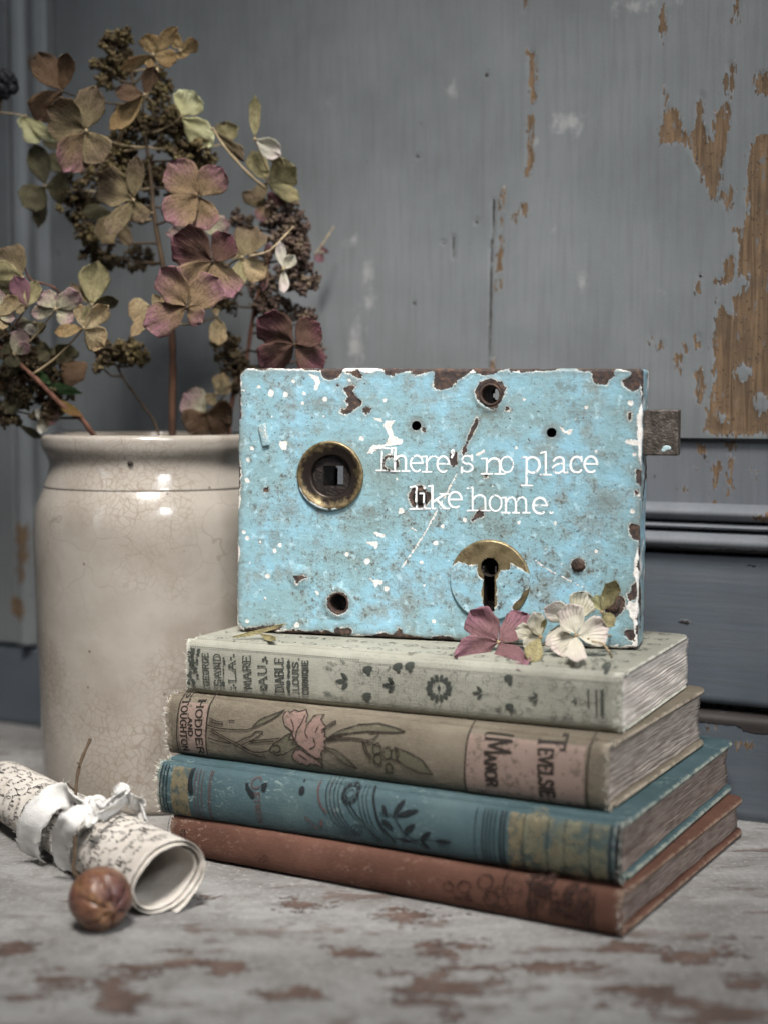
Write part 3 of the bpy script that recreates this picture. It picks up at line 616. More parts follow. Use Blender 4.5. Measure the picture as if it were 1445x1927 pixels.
# ---- book 1 print
I1 = mat_print('dark_green_ink', C(60, 64, 58), .655); I1b = mat_print('dark_green_ink_faint', C(84, 88, 80), .50, opac=.75)
p = b1.pr(); cv = b1.conv(zc2)
def W_(pr, cvt, text, a, b, upv, w):
    A, B, U = cvt([a, b, (a[0] + upv[0], a[1] + upv[1])]); A = np.array(A); word(pr, text, (A, B, np.array(U) - A), w)
sw = .00052
for t_, a, b, u_ in [('GEORGE', (338, 318), (330, 140), (-32, -2)), ('SAND', (403, 322), (397, 146), (-38, -2)), ('LA', (484, 298), (478, 182), (-40, 0)), ('MARE', (566, 336), (560, 153), (-42, 0)), ('AU', (652, 318), (648, 205), (-46, 0)),
                     ('DIABLE', (742, 354), (738, 166), (-46, 0)), ('LOUIS', (824, 345), (820, 188), (-32, 0)), ('CORNIQUE', (876, 366), (872, 180), (-32, 0))]:
    W_(p, cv, t_, a, b, u_, sw)
def D_(pr, cvt, x, y, r, k=.00012, **kw): pr.dot(cvt([(x, y)])[0], r * k, **kw)
for x, y, r in [(415, 168, 4), (418, 185, 6), (415, 230, 4), (414, 300, 6), (416, 318, 4), (416, 250, 3), (455, 165, 4), (470, 150, 4), (470, 315, 4), (480, 328, 4), (455, 325, 3), (620, 325, 5), (632, 338, 5), (645, 325, 5), (630, 175, 5), (642, 165, 5), (650, 185, 5), (768, 188, 6), (768, 210, 8), (770, 240, 5), (768, 262, 6), (768, 300, 8), (766, 325, 7), (770, 348, 5), (824, 362, 3), (822, 172, 3)]: D_(p, cv, x, y, r)
for x in (415, 768): p.line(cv([(x, 175), (x - 3, 345 if x > 500 else 310)]), .0003)
for i in range(34): # worn ornament block at the left end
    D_(p, cv, random.uniform(222, 278), random.uniform(115, 325), random.uniform(3, 9), asp=random.uniform(.5, 1), rot=random.uniform(0, 3))
L1 = b1.L
for x in np.arange(.003, L1 * .43, .0011):
    for z_ in (.0021, T1 - .0024): p.line([(x, z_), (x + .0006, z_)], .00032, round_cap=False)
for z_ in (.0031, T1 - .0034): p.line([(L1 * .42, z_), (L1 * .98, z_)], .00016, round_cap=False)
def fleur(pr, cvt, x, y, k):
    for (a, b, w) in [((30, -6), (-12, -44), 7), ((26, 0), (-42, 2), 7.5), ((30, 10), (-8, 42), 7)]:
        A, B = cvt([(x + a[0] * k, y + a[1] * k), (x + b[0] * k, y + b[1] * k)]); pr.leaf(A, B, w * k * .00011)
def spiral(pr, c, r, turns, a0, w, sgn=1):
    pr.line([(c[0] + r * (1 - .8 * i / 24) * math.cos(a0 + sgn * turns * 6.28 * i / 24), c[1] + r * (1 - .8 * i / 24) * math.sin(a0 + sgn * turns * 6.28 * i / 24)) for i in range(25)], w)
fleur(p, cv, 1062, 290, 1.0); fleur(p, cv, 1315, 312, .9)
c3 = b1.conv(zc3)
for x, y, k in [(80, 250, .8), (468, 285, .72), (712, 308, .72), (890, 322, .4)]: fleur(p, c3, x, y, k * .9)
for i in range(14):
    a = i * 6.283 / 14; D_(p, c3, 297 + 44 * math.cos(a), 265 + 44 * math.sin(a), 9, k=.00015, asp=.6, rot=-a)
D_(p, c3, 297, 265, 5, k=.00015); p.line(c3([(297, 245), (297, 290)]), .0003)
for x, y in [(600, 220), (605, 345), (1010, 180)]: D_(p, c3, x, y, 12, k=.00015, asp=.6); D_(p, c3, x + 8, y + 18, 6, k=.00015)
for x, y in [(1195, 225), (1190, 370), (1355, 210), (1420, 205)]: D_(p, cv, x, y, 18, asp=.55, rot=.3); D_(p, cv, x + 6, y + 20, 8)
for x in (950, 985, 1010): p.line(c3([(x, 275), (x + 2, 385 if x > 960 else 350)]), .0006)
for i in range(11): p.line(c3([(1003, 278 + i * 10), (1020, 279 + i * 10)]), .0004)
p.build('spine_lettering', I1, b1.e)['kind'] = 'stuff'
p = b1.pr(off=.00016)
for cx_ in np.linspace(L1 * .44, L1 * .93, 8):
    for z_, sg in ((.0055, 1), (T1 - .0058, -1)):
        spiral(p, (cx_, z_), .0022, 1.3, 1.5 * sg, .00034, sg); spiral(p, (cx_ + .0055, z_), .0022, 1.3, 1.6 * sg, .00034, -sg)
        p.line(smoothline([(cx_ - .004, z_ + sg * .004), (cx_ + .002, z_ + sg * .0055), (cx_ + .006, z_ + sg * .003)]), .0003)
    for q in range(9): p.dot((cx_ + random.uniform(-.006, .006), random.uniform(.15, .85) * T1), random.uniform(.0002, .00045))
for x0 in (1000, 1260):  # lozenge frames
    p.line(smoothline(cv([(x0, 270), (x0 + 50, 225), (x0 + 110, 205), (x0 + 180, 275), (x0 + 110, 345), (x0 + 50, 335), (x0, 270)])), .0003)
for q, (x, y) in enumerate([(950, 215), (975, 190), (1020, 180), (950, 350), (985, 370), (1040, 380)]):
    A, B = cv([(x, y), (x + 58, y + (12 if y < 300 else 16))]); p.leaf(A, B, .0009)
for x in np.linspace(720, 1000, 5): p.leaf(c3([(x, 160)])[0], c3([(x + 45, 176)])[0], .0006); p.leaf(c3([(x - 330, 352)])[0], c3([(x - 285, 368)])[0], .0006)
for x in (760, 800, 840): p.leaf(c3([(x, 390)])[0], c3([(x + 48, 404)])[0], .0009)
p.build('spine_ornament', I1b, b1.e)['kind'] = 'stuff'
pt = b1.top(); rs = random.Random(5)
for ix in range(20):
    for iy in range(7):
        c = (.010 + ix * (L1 - .018) / 19 + rs.uniform(-.002, .002), .010 + iy * (W1 - .016) / 6.0 + rs.uniform(-.001, .001))
        if c[0] > L1 - .005 or c[1] > W1 - .004: continue
        r = rs.uniform(.003, .0046)
        r = min(r, L1 - .0025 - c[0], W1 - .0025 - c[1])
        if r < .001: continue
        spiral(pt, c, r, 1.6, rs.uniform(0, 6), .0006, rs.choice((1, -1)))
        for q in range(3):
            a = rs.uniform(0, 6.28); pt.leaf((c[0] + math.cos(a) * r * .4, c[1] + math.sin(a) * r * .4), (c[0] + math.cos(a) * r, c[1] + math.sin(a) * r), .0008)
pt.build('cover_ornament', I1b, b1.e)['kind'] = 'stuff'

# ---- book 2 print
INK = mat_print('dark_brown_ink', C(42, 34, 28), .64); PINK = mat_print('faded_pink_label', C(152, 128, 116), .62, opac=.85, col2=C(136, 112, 100)); PK2 = mat_print('faded_pink_flower', C(148, 116, 106), .60, opac=.75); GRN = mat_print('faded_green_leaf', C(100, 98, 76), .58, opac=.55)
cv = b2.conv(zd3); c4 = b2.conv(zd4)
p = b2.pr(off=.00012)
xa, xb = cv([(30, 510)])[0][0], cv([(177, 530)])[0][0]; p.rect(xa, xb, .0018, T2 - .0018, 6, 14); p.build('publisher_label', PINK, b2.e); p = b2.pr(off=.00012)
ya, yb_ = c4([(218, 510)])[0][0], c4([(722, 570)])[0][0]; p.rect(ya, yb_, .0014, T2 - .0014, 14, 14)
p.build('title_label', PINK, b2.e)
FL1 = [(585, 470), (600, 458), (620, 468), (632, 455), (660, 465), (690, 455), (715, 480), (712, 505), (720, 530), (740, 505), (745, 485), (770, 480), (800, 480), (788, 500), (803, 520), (825, 540), (810, 556), (825, 572), (818, 588), (835, 600), (818, 620), (830, 640), (815, 652), (830, 660), (806, 672), (800, 690), (810, 715), (770, 710), (740, 690), (700, 650), (680, 640), (650, 590), (640, 560), (600, 530), (588, 500)]
FL2 = [(640, 700), (660, 665), (690, 660), (730, 690), (780, 720), (800, 745), (805, 770), (780, 752), (770, 745), (755, 752), (740, 740), (725, 756), (710, 755), (690, 740), (680, 748), (665, 735), (650, 722)]
p = b2.pr(off=.00012); p.fill(cv(FL1), 2); p.fill(cv(FL2), 2); p.build('printed_flower', PK2, b2.e)['kind'] = 'stuff'
SEP = [(520, 665), (545, 630), (580, 610), (610, 588), (640, 570), (625, 610), (665, 605), (640, 630), (690, 640), (640, 665), (600, 690), (560, 695), (530, 680)]
LF = [(835, 600), (900, 560), (1000, 530), (1100, 525), (1200, 550), (1250, 568), (1200, 572), (1050, 565), (900, 580)]
BUD = [(1200, 650), (1280, 680), (1350, 720), (1405, 800), (1330, 790), (1250, 750), (1215, 720)]
p = b2.pr(off=.00012)
for q in (SEP, LF, BUD, [(430, 540), (470, 502), (520, 480), (580, 455), (550, 485), (500, 515)], [(830, 650), (880, 665), (930, 700), (990, 765), (930, 740), (870, 690)]): p.fill(cv(q), 1)
for x, y, r in [(1105, 660, 26), (1110, 710, 24), (1160, 680, 26), (1200, 690, 24), (1170, 765, 22)]: D_(p, cv, x, y, r)
p.build('printed_leaves', GRN, b2.e)['kind'] = 'stuff'
p = b2.pr(off=.0003); lw = .00042
for q in (FL1, FL2, SEP, LF, BUD): p.line(cv(q + [q[0]]), lw)
for q in [[(195, 492), (230, 508), (268, 515)], [(195, 512), (240, 522), (268, 524)], [(300, 505), (330, 507)], [(185, 530), (260, 548), (380, 556), (430, 545), (500, 515), (550, 485), (580, 455)], [(430, 538), (470, 500), (520, 480), (580, 455)],
          [(195, 560), (260, 595), (330, 635), (400, 680), (450, 700), (495, 712)], [(205, 552), (290, 600), (345, 628), (420, 672)], [(190, 600), (250, 618), (310, 630)], [(335, 630), (380, 605), (420, 590), (450, 565), (485, 565), (470, 585), (430, 610), (370, 640), (400, 665), (450, 680), (520, 670)], [(415, 620), (480, 610), (545, 605), (580, 600)], [(425, 628), (490, 620), (545, 618)],
          [(630, 500), (650, 540), (645, 580)], [(700, 480), (690, 520), (670, 560), (665, 600)], [(760, 600), (770, 640), (740, 660)], [(720, 530), (715, 570), (730, 600)], [(680, 690), (720, 720)], [(780, 540), (770, 570)], [(800, 560), (850, 520), (870, 510)], [(805, 570), (855, 532), (872, 516)], [(835, 600), (950, 575), (1060, 565)], [(835, 605), (920, 598), (1020, 605), (1080, 630), (1130, 650)], [(835, 612), (920, 606), (1020, 614), (1070, 640)],
          [(1060, 575), (1110, 568), (1085, 605), (1050, 612)], [(1025, 615), (1040, 670), (1075, 720)], [(1035, 618), (1052, 665), (1078, 705)], [(830, 650), (880, 665), (930, 700), (990, 765)], [(830, 655), (870, 690), (930, 740), (990, 768)], [(545, 640), (570, 640), (580, 660), (565, 680), (540, 672)]]: p.line(cv(smoothline(q, 5)), lw)
for x, y, r in [(1105, 660, 28), (1110, 712, 26), (1160, 682, 28), (1200, 690, 26), (1168, 765, 24)]: p.line(cv(arc(x, y, r * .8, r * 1.15, 0, 360)), lw)
p.line(cv([(186, 372), (173, 700)]), .00055); p.line(cv([(26, 352), (16, 670)]), .0004)
p.line(c4([(226, 360), (214, 655)]), .0006); p.line(c4([(742, 412), (730, 738)]), .0006)
W_(p, cv, 'HODDER', (117, 398), (124, 690), (34, 0), .0006); W_(p, cv, 'AND', (80, 490), (84, 588), (22, 0), .0005); W_(p, cv, 'STOUGHTON', (36, 358), (42, 674), (32, 0), .00055)
W_(p, c4, 'ANOR', (303, 492), (306, 628), (48, 2), .0009); W_(p, c4, 'M', (300, 425), (302, 488), (112, 6), .001)
W_(p, c4, 'EVELSIE', (526, 470), (534, 674), (62, 4), .0009); W_(p, c4, 'T', (520, 415), (524, 470), (112, 8), .001); p.line(c4(smoothline([(410, 420), (350, 412), (300, 408), (292, 420)])), .0005)
p.build('spine_drawing_and_title', INK, b2.e)['kind'] = 'stuff'

# ---- book 3 print
GOLD = mat_print('worn_gold_foil', C(146, 130, 94), .55, .45, .3, .85, 300, C(112, 106, 84)); DULL = mat_print('dull_gold_band', C(136, 126, 92), .54, .5, .2, .8, 200, C(96, 106, 92)); BLK = mat_print('black_blocking', C(22, 28, 32), .68); RED = mat_print('dark_red_line', C(92, 54, 52), .58, opac=.8)
d5 = b3.conv(zd5); e4 = b3.conv(ze4)
xof = lambda cvt, x, y: cvt([(x, y)])[0][0]
p = b3.pr(off=.00012); g0, g1 = xof(d5, 150, 285), xof(d5, 240, 285); p.rect(g0, g1, .001, T3 - .001, 4, 14); p.build('gold_band', GOLD, b3.e); p = b3.pr(off=.00012); h0, h1 = xof(e4, 868, 300), xof(e4, 928, 300); p.rect(h0, h1, .0008, T3 - .0008, 4, 14); h2, h3 = xof(e4, 1208, 360), xof(e4, 1278, 360)
p.build('gold_band', GOLD, b3.e)
p = b3.pr(off=.00012); p.rect(h1 + .0002, h3, .0008, T3 - .0008, 12, 14); p.build('dull_gold_panel', DULL, b3.e)
p = b3.pr(off=.0003)
p.line(e4(arc(985, 236, 26, 34, 0, 360, 20)), .0009); p.line(e4(arc(985, 236, 40, 48, 0, 360, 20)), .0004)
W_(p, e4, 'STIN', (962, 280), (966, 395), (46, 2), .0006); W_(p, e4, 'JA', (1105, 270), (1110, 400), (62, 4), .0007); W_(p, e4, 'AND', (1050, 300), (1052, 370), (26, 0), .0005); D_(p, e4, 985, 236, 10, k=.00018)
p.build('gold_lettering', GOLD, b3.e)['kind'] = 'stuff'
p = b3.pr(off=.0003)
for q in ([(240, 185), (258, 180), (255, 230), (262, 270), (268, 300), (250, 300), (238, 280), (235, 230)], [(525, 255), (540, 255), (547, 275), (575, 300), (580, 325), (565, 330), (545, 305), (530, 280)], [(605, 262), (630, 250), (637, 270), (625, 300), (610, 290)]): p.fill(d5(q), 1)
D_(p, d5, 813, 293, 11, asp=1.2); D_(p, d5, 808, 250, 4)
for x in (95, 112, 128): xx = xof(d5, x, 270); p.line([(xx, .001), (xx, T3 - .001)], .0004)
for i, x in enumerate((110, 126, 142, 158)): p.line(smoothline(e4([(x, 62), (x + 14, 150), (x + 46, 225), (x + 100, 292)])), .00034)
for x in (246, 262, 278): p.line(smoothline(e4([(x, 92), (x + 8, 150), (x + 40, 240), (x + 90, 310)])), .0003)
p.line(smoothline(e4([(300, 98), (318, 160), (345, 235), (402, 318)])), .0010)
p.line(smoothline(e4([(190, 80), (200, 130), (240, 185), (300, 260), (350, 318)])), .0004); p.line(smoothline(e4([(180, 80), (190, 135), (230, 195), (290, 265), (335, 318)])), .0003)
for r in (14, 24, 34): p.line(e4(arc(215, 120, r, r * 1.15, 0, 360)), .00028)
for i in range(9): a = i * .7; D_(p, e4, 215 + 28 * math.cos(a), 120 + 33 * math.sin(a), 4, k=.0002)
for r in (12, 22): p.line(e4(arc(250, 262, r, r, 0, 360)), .00028)
for a, b, w in [((375, 210), (352, 160), .0009), ((396, 205), (438, 142), .0011), ((402, 208), (500, 184), .0011), ((405, 262), (352, 218), .0009), ((440, 275), (490, 240), .0012), ((505, 302), (556, 270), .0009), ((560, 308), (640, 316), .0009), ((470, 318), (420, 300), .0008), ((545, 345), (505, 300), .0006)]: p.leaf(*e4([a, b]), w)
for q in [[(345, 195), (400, 208), (440, 270), (480, 305), (540, 345)], [(440, 318), (510, 305), (600, 312)], [(385, 300), (450, 305), (490, 325)]]: p.line(e4(smoothline(q)), .0004)
for x in (765, 780, 795, 812, 836, 852): xx = xof(e4, x, 285); p.line([(xx, .0008), (xx, T3 - .0008)], .00042 if x < 830 else .0007)
xx = xof(e4, 733, 270)
for z_ in np.arange(.0015, T3 - .001, .0011): p.dot((xx, z_), .0003)
for x, w in ((930, .0004), (1030, .0004), (1100, .0003), (1205, .0004), (1290, .0009), (1318, .0014), (1336, .0005)): xx = xof(e4, x, 330); p.line([(xx, .0008), (xx, T3 - .0008)], w)
p.build('black_ornament', BLK, b3.e)['kind'] = 'stuff'
p = b3.pr(off=.0003)
for x in (272, 290, 308, 345): xx = xof(d5, x, 290); p.line([(xx, .0008), (xx, T3 - .0008)], .0004)
xx = xof(d5, 354, 290)
for z_ in np.arange(.0012, T3 - .001, .001): p.dot((xx, z_), .00032)
p.line(d5(arc(580, 255, 24, 26, 40, 330)), .0005); W_(p, d5, 'STREDI', (578, 298), (592, 462), (26, -2), .00042)
p.line(smoothline(d5([(888, 250), (897, 310), (915, 360), (950, 405)])), .0008); p.line(smoothline(e4([(125, 68), (140, 150), (165, 205)])), .0003)
p.line(smoothline(d5([(838, 425), (870, 460), (898, 490)])), .0008); p.leaf(*d5([(915, 490), (922, 435)]), .0007)
p.build('red_lines', RED, b3.e)['kind'] = 'stuff'

# ---- book 4 print
BK4 = mat_print('dark_brown_blocking', C(54, 32, 25), .54, opac=.85)
d5 = b4.conv(zd5); e4 = b4.conv(ze4); p = b4.pr(off=.0003)
for x, y, r in [(625, 495, 20), (690, 498, 26), (775, 478, 30), (708, 548, 14), (660, 545, 10), (800, 545, 30), (835, 510, 16), (845, 560, 24), (905, 500, 22), (930, 560, 26), (890, 590, 18), (795, 590, 14)]: p.line(e4(arc(x, y, r, r * .95, random.uniform(0, 90), random.uniform(330, 420))), .00062)
for q in [[(640, 515), (665, 545), (720, 560), (770, 590)], [(700, 525), (715, 560)], [(780, 510), (790, 545), (830, 590), (880, 600)], [(860, 440), (850, 500), (870, 560), (900, 610)], [(940, 470), (960, 520), (930, 580)]]: p.line(e4(smoothline(q)), .0006)
for x in (852, 868, 884): xx = xof(e4, x, 455); p.line([(xx, T4 * .55), (xx, T4 - .001)], .0006)
rs = random.Random(3)
for i in range(60):
    x = rs.uniform(950, 1215); f_ = (x - 950) / 265; y = rs.uniform(470 + 30 * f_, 585 + 70 * f_); r = rs.uniform(8, 22)
    p.line(e4(arc(x, y, r, r * .9, rs.uniform(0, 180), rs.uniform(300, 500))), rs.uniform(.0005, .0009))
for x, w in ((958, .0012), (985, .0008), (1200, .0012), (1222, .0008)): xx = xof(e4, x, 540); p.line([(xx, .0008), (xx, T4 - .0008)], w)
for a, b in [((205, 495), (225, 520)), ((222, 493), (200, 522)), ((240, 540), (270, 580)), ((262, 545), (270, 585)), ((200, 540), (240, 565))]: p.line(d5([a, b]), .0005)
p.line(d5(arc(212, 508, 12, 16, 0, 360)), .0005); xx = xof(d5, 135, 480); p.line([(xx, .0008), (xx, T4 - .0008)], .0005)
p.line(d5([(600, 655), (630, 620), (655, 640), (620, 660)]), .0004)
p.build('dark_floral_blocking', BK4, b4.e)['kind'] = 'stuff'
# ================================================================== RIM LOCK
ZL = ZTOP + .0006
LA_ = onz(443, 1187, ZL); LB_ = onz(1197, 1222, ZL); LYAW = math.atan2(LA_[1] - LB_[1], LB_[0] - LA_[0]); LP = Plane(LA_, LYAW)
DEP = .019
lock = empty('rim_lock', LA_, -LYAW); tag(lock, 'chipped pale-blue painted iron rim lock with white lettering on the books', 'lock')
la = Z(420, 670, 3.284); lb = Z(820, 670, 3.01); lt = Z(690, 820, 3.211)
lpx = lambda conv, pts: [LP.px(*conv(*p)) for p in pts]
pxm = (LB_[1] + LA_[1]) / 2 / F                       # metres per photograph pixel on the lock
ident = lambda x, y: (x, y)
def mat_lock(name='chipped_blue_lock_paint', disc=False):
    b = NB(name, .42, .45)
    n = b.noise(24, 5, .62); n2 = b.noise(110, 6, .65); n3 = b.noise(480, 5, .65); n4 = b.noise(1500, 4, .7)
    col = b.ramp(n, [(.34, C(122, 149, 149)), (.46, C(128, 170, 180)), (.56, C(131, 184, 204)), (.72, C(138, 195, 223))])
    # brown-green grime caught in the brushed paint
    big = b.rng(b.noise(15, 3, .5, b.co(loc=(5, 2, 6))), .36, .62, .25, 1.0)
    gr = b.rng(b.math('ADD', b.math('MULTIPLY', n2, .6), b.math('MULTIPLY', n, .4)), .46, .64, 0, .8)
    col = b.mix(gr, col, C(128, 138, 130))
    gr2 = b.math('MULTIPLY', b.rng(n3, .52, .66), b.rng(n2, .38, .60)); col = b.mix(b.math('MULTIPLY', b.math('MULTIPLY', gr2, big), .85), col, C(84, 78, 66))
    fine = b.rng(b.noise(1100, 3, .7, b.co(loc=(2, 2, 7))), .54, .66, 0, .55); col = b.mix(b.math('MULTIPLY', b.math('MULTIPLY', fine, big), b.rng(n2, .38, .6)), col, C(74, 72, 64))
    st = b.noise(300, 5, .7, b.co(scale=(.3, 1, 1.0)), .6); col = b.mix(b.rng(st, .60, .68, 0, .40), col, C(112, 128, 126))
    hl = b.noise(260, 4, .6, b.co(loc=(4, 4, 4))); col = b.mix(b.rng(hl, .56, .70, 0, .55), col, C(178, 220, 234))
    spk = b.rng(b.noise(620, 3, .6, b.co(loc=(8, 1, 3))), .685, .71); col = b.mix(b.math('MULTIPLY', spk, .85), col, C(58, 46, 40))
    spw = b.rng(b.noise(330, 4, .65, b.co(loc=(1, 9, 5))), .705, .725); 
    # stains with a shape of their own
    sd = b.rng(b.jag(b.attr('stain'), (n3, .014), (n2, .020), (n4, .006)), .0006, -.0030); col = b.mix(b.math('MULTIPLY', sd, .5), col, C(108, 98, 76))
    gm = b.rng(b.jag(b.attr('grime'), (n2, .007), (n3, .004)), .0040, -.0004, 0, .62); col = b.mix(gm, col, b.ramp(n3, [(.35, C(92, 76, 58)), (.65, C(124, 118, 100))]))
    dw = b.jag(b.attr('white'), (n3, .0016), (n4, .0008)); wt = b.rng(dw, .00012, -.00012); wt = b.math('MAXIMUM', wt, spw)
    col = b.mix(wt, col, b.ramp(n3, [(.3, C(206, 196, 186)), (.6, C(236, 232, 226))]))
    dr = b.jag(b.attr('rust'), (n3, .0019), (n4, .0010), (n2, .0012)); rt_ = b.rng(dr, .00010, -.00010)
    lip = b.rng(b.jag(b.attr('rust'), (n3, .0019), (n4, .0024), (n2, .0018)), .00055, .00025)
    col = b.mix(b.math('MULTIPLY', lip, b.rng(b.noise(210, 3, .6, b.co(loc=(7, 7, 2))), .40, .62, .05, .8)), col, C(214, 208, 196))
    iron = b.ramp(n3, [(.28, C(44, 36, 36)), (.5, C(66, 52, 48)), (.62, C(92, 64, 48)), (.8, C(120, 96, 80))])
    if disc: iron = b.ramp(b.noise(200, 5, .65), [(.3, C(96, 82, 56)), (.55, C(142, 124, 86)), (.75, C(160, 142, 104))])
    col = b.mix(rt_, col, iron)
    b.base(col); b.rough(b.mix(rt_, b.rng(n2, .3, .7, .34, .55), (.75 if not disc else .42,) * 3 + (1,)))
    if disc: b.metal(b.math('MULTIPLY', rt_, .6))
    h = b.math('ADD', b.math('MULTIPLY', b.noise(260, 4, .6, b.co(scale=(.6, 1, 1))), .7), b.math('MULTIPLY', n3, .5))
    h = b.math('ADD', h, b.math('MULTIPLY', n4, .18))
    h = b.math('SUBTRACT', h, b.math('ADD', b.math('MULTIPLY', rt_, .75), b.math('MULTIPLY', wt, .30)))
    b.bump(h, .6, .0006); return b.m
def mat_iron(name, a=(44, 36, 34), c=(78, 58, 48), d=(120, 84, 60), rough=.7):
    b = NB(name, rough, .4); n = b.noise(300, 5, .65); n2 = b.noise(60, 4)
    col = b.ramp(n, [(.3, C(*a)), (.55, C(*c)), (.78, C(*d))]); col = b.mix(b.rng(n2, .5, .75, 0, .4), col, C(*a)); b.base(col); b.b.inputs['Metallic'].default_value = .25
    b.bump(b.math('ADD', n, b.noise(1200, 2)), .6, .0005); return b.m
M_lock = mat_lock(); M_disc = mat_lock('part_painted_brass', True); M_rust = mat_iron('rusted_iron'); M_dark = mat_iron('dark_iron', (24, 20, 20), (40, 33, 30), (62, 50, 42), .6)
rustpoly = [lpx(la, p) for p in [
 [(740, 205), (800, 170), (818, 190), (800, 215), (830, 260), (858, 280), (855, 305), (820, 320), (790, 350), (760, 362), (722, 350), (730, 330), (765, 315), (770, 300), (755, 275), (775, 255), (748, 220)],
 [(862, 325), (890, 312), (918, 325), (905, 345), (885, 362), (868, 350)], [(500, 40), (520, 85), (600, 90), (620, 130), (650, 150), (690, 140), (722, 120), (735, 85), (740, 40)], [(755, 100), (830, 80), (860, 115), (855, 135), (830, 138), (800, 120)],
 [(980, 40), (1000, 110), (1040, 122), (1080, 105), (1150, 95), (1200, 88), (1260, 40)], [(1250, 40), (1310, 110), (1300, 190), (1350, 210), (1410, 190), (1445, 150), (1500, 120), (1560, 40)], [(380, 40), (390, 78), (470, 82), (500, 40)],
 [(120, 1675), (150, 1682), (230, 1668), (320, 1660), (380, 1672), (330, 1700), (250, 1740), (150, 1740)], [(685, 1702), (700, 1680), (740, 1684), (770, 1678), (800, 1700), (790, 1725), (700, 1725)], [(920, 1728), (960, 1718), (1000, 1712), (1040, 1722), (1070, 1706), (1080, 1680), (1100, 1690), (1110, 1715), (1160, 1722), (1220, 1738), (1220, 1800), (930, 1800)], [(1290, 1740), (1340, 1728), (1420, 1742), (1440, 1800), (1280, 1800)],
 [(60, 720), (100, 730), (95, 750), (60, 760)], [(50, 880), (95, 885), (85, 915), (50, 920)], [(440, 1360), (500, 1350), (520, 1370), (480, 1385), (455, 1405)], [(250, 820), (280, 810), (285, 840), (250, 845)], [(705, 175), (718, 178), (716, 190), (704, 190)], [(1145, 850), (1165, 825), (1200, 800), (1230, 800), (1250, 830), (1280, 850), (1285, 880), (1260, 910), (1240, 935), (1200, 940), (1170, 930), (1150, 900)], [(1225, 440), (1250, 445), (1245, 465), (1230, 465)], [(1395, 600), (1420, 585), (1445, 600), (1445, 680), (1410, 665)]]]
rustpoly += [lpx(lb, p) for p in [
 [(0, 40), (0, 190), (45, 190), (80, 165), (115, 150), (100, 125), (115, 100), (140, 85), (150, 40)], [(150, 40), (160, 84), (380, 84), (420, 40)], [(400, 40), (420, 95), (440, 84), (490, 92), (560, 84), (640, 86), (700, 40)], [(760, 40), (800, 84), (880, 90), (900, 40)],
 [(880, 40), (880, 90), (885, 140), (915, 165), (960, 160), (985, 130), (1010, 115), (1010, 85), (1060, 40)], [(1050, 140), (1075, 125), (1100, 120), (1108, 80), (1120, 40), (1220, 40), (1170, 130), (1150, 180), (1120, 200), (1085, 190), (1060, 165)],
 [(218, 205), (250, 150), (300, 130), (370, 145), (395, 180), (385, 230), (365, 260), (345, 300), (310, 300), (260, 275), (230, 240)], [(232, 345), (240, 380), (215, 430), (175, 500), (170, 540), (150, 565), (145, 545), (170, 480), (200, 400)], [(75, 560), (95, 535), (115, 560), (120, 610), (95, 630), (75, 605)],
 [(230, 880), (260, 860), (272, 880), (265, 910), (235, 920), (205, 940), (195, 930), (215, 905)], [(1130, 645), (1180, 640), (1180, 760), (1135, 720)], [(1120, 765), (1145, 755), (1150, 785), (1125, 790)], [(1090, 960), (1120, 950), (1190, 970), (1190, 1050), (1120, 1040), (1095, 1010)], [(1110, 1300), (1130, 1280), (1135, 1320), (1130, 1380), (1090, 1385), (1080, 1350), (1105, 1330)],
 [(1065, 1560), (1120, 1545), (1130, 1620), (1095, 1610), (1070, 1585)], [(1085, 1652), (1150, 1640), (1150, 1690), (1090, 1690)], [(930, 1370), (960, 1350), (1030, 1345), (1062, 1372), (1070, 1410), (1048, 1455), (1010, 1480), (960, 1460)], [(270, 670), (290, 668), (288, 688), (272, 688)], [(395, 285), (415, 290), (410, 310), (396, 308)], [(810, 1140), (842, 1165), (845, 1200), (820, 1222), (785, 1222), (762, 1190), (775, 1158)], [(1085, 320), (1105, 318), (1100, 370), (1090, 360)]]]
whites = [lpx(la, p) for p in [[(530, 110), (590, 130), (600, 160), (580, 215), (560, 210), (570, 160)], [(350, 525), (395, 530), (390, 580), (370, 585), (348, 560)], [(920, 380), (975, 385), (985, 405), (950, 400)], [(1000, 400), (1060, 402), (1035, 440), (1050, 490), (1120, 525), (1100, 545), (1000, 560), (910, 600), (890, 600), (920, 550), (990, 550), (1015, 530), (1020, 490), (990, 430)], [(930, 1090), (960, 1088), (1000, 1105), (985, 1125), (950, 1115)], [(885, 1150), (950, 1145), (960, 1165), (940, 1205), (935, 1180)], [(890, 1365), (940, 1385), (990, 1385), (985, 1405), (950, 1420), (940, 1435), (925, 1395)], [(860, 80), (990, 75), (990, 95), (900, 92)], [(60, 770), (95, 800), (90, 880), (60, 870)], [(50, 940), (85, 930), (80, 1020), (50, 1020)], [(90, 130), (120, 160), (110, 200), (80, 200)], [(440, 1385), (470, 1410), (455, 1420)]]]
whites += [lpx(lb, p) for p in [[(1065, 485), (1100, 470), (1140, 480), (1135, 505), (1105, 505)], [(1085, 1390), (1130, 1400), (1130, 1500), (1095, 1480)], [(980, 1640), (1030, 1630), (1020, 1655), (985, 1655)], [(700, 400), (740, 425), (780, 410), (760, 445), (720, 440)], [(1150, 100), (1190, 90), (1190, 240), (1160, 220)], [(220, 555), (270, 530), (275, 545), (230, 568)]]]
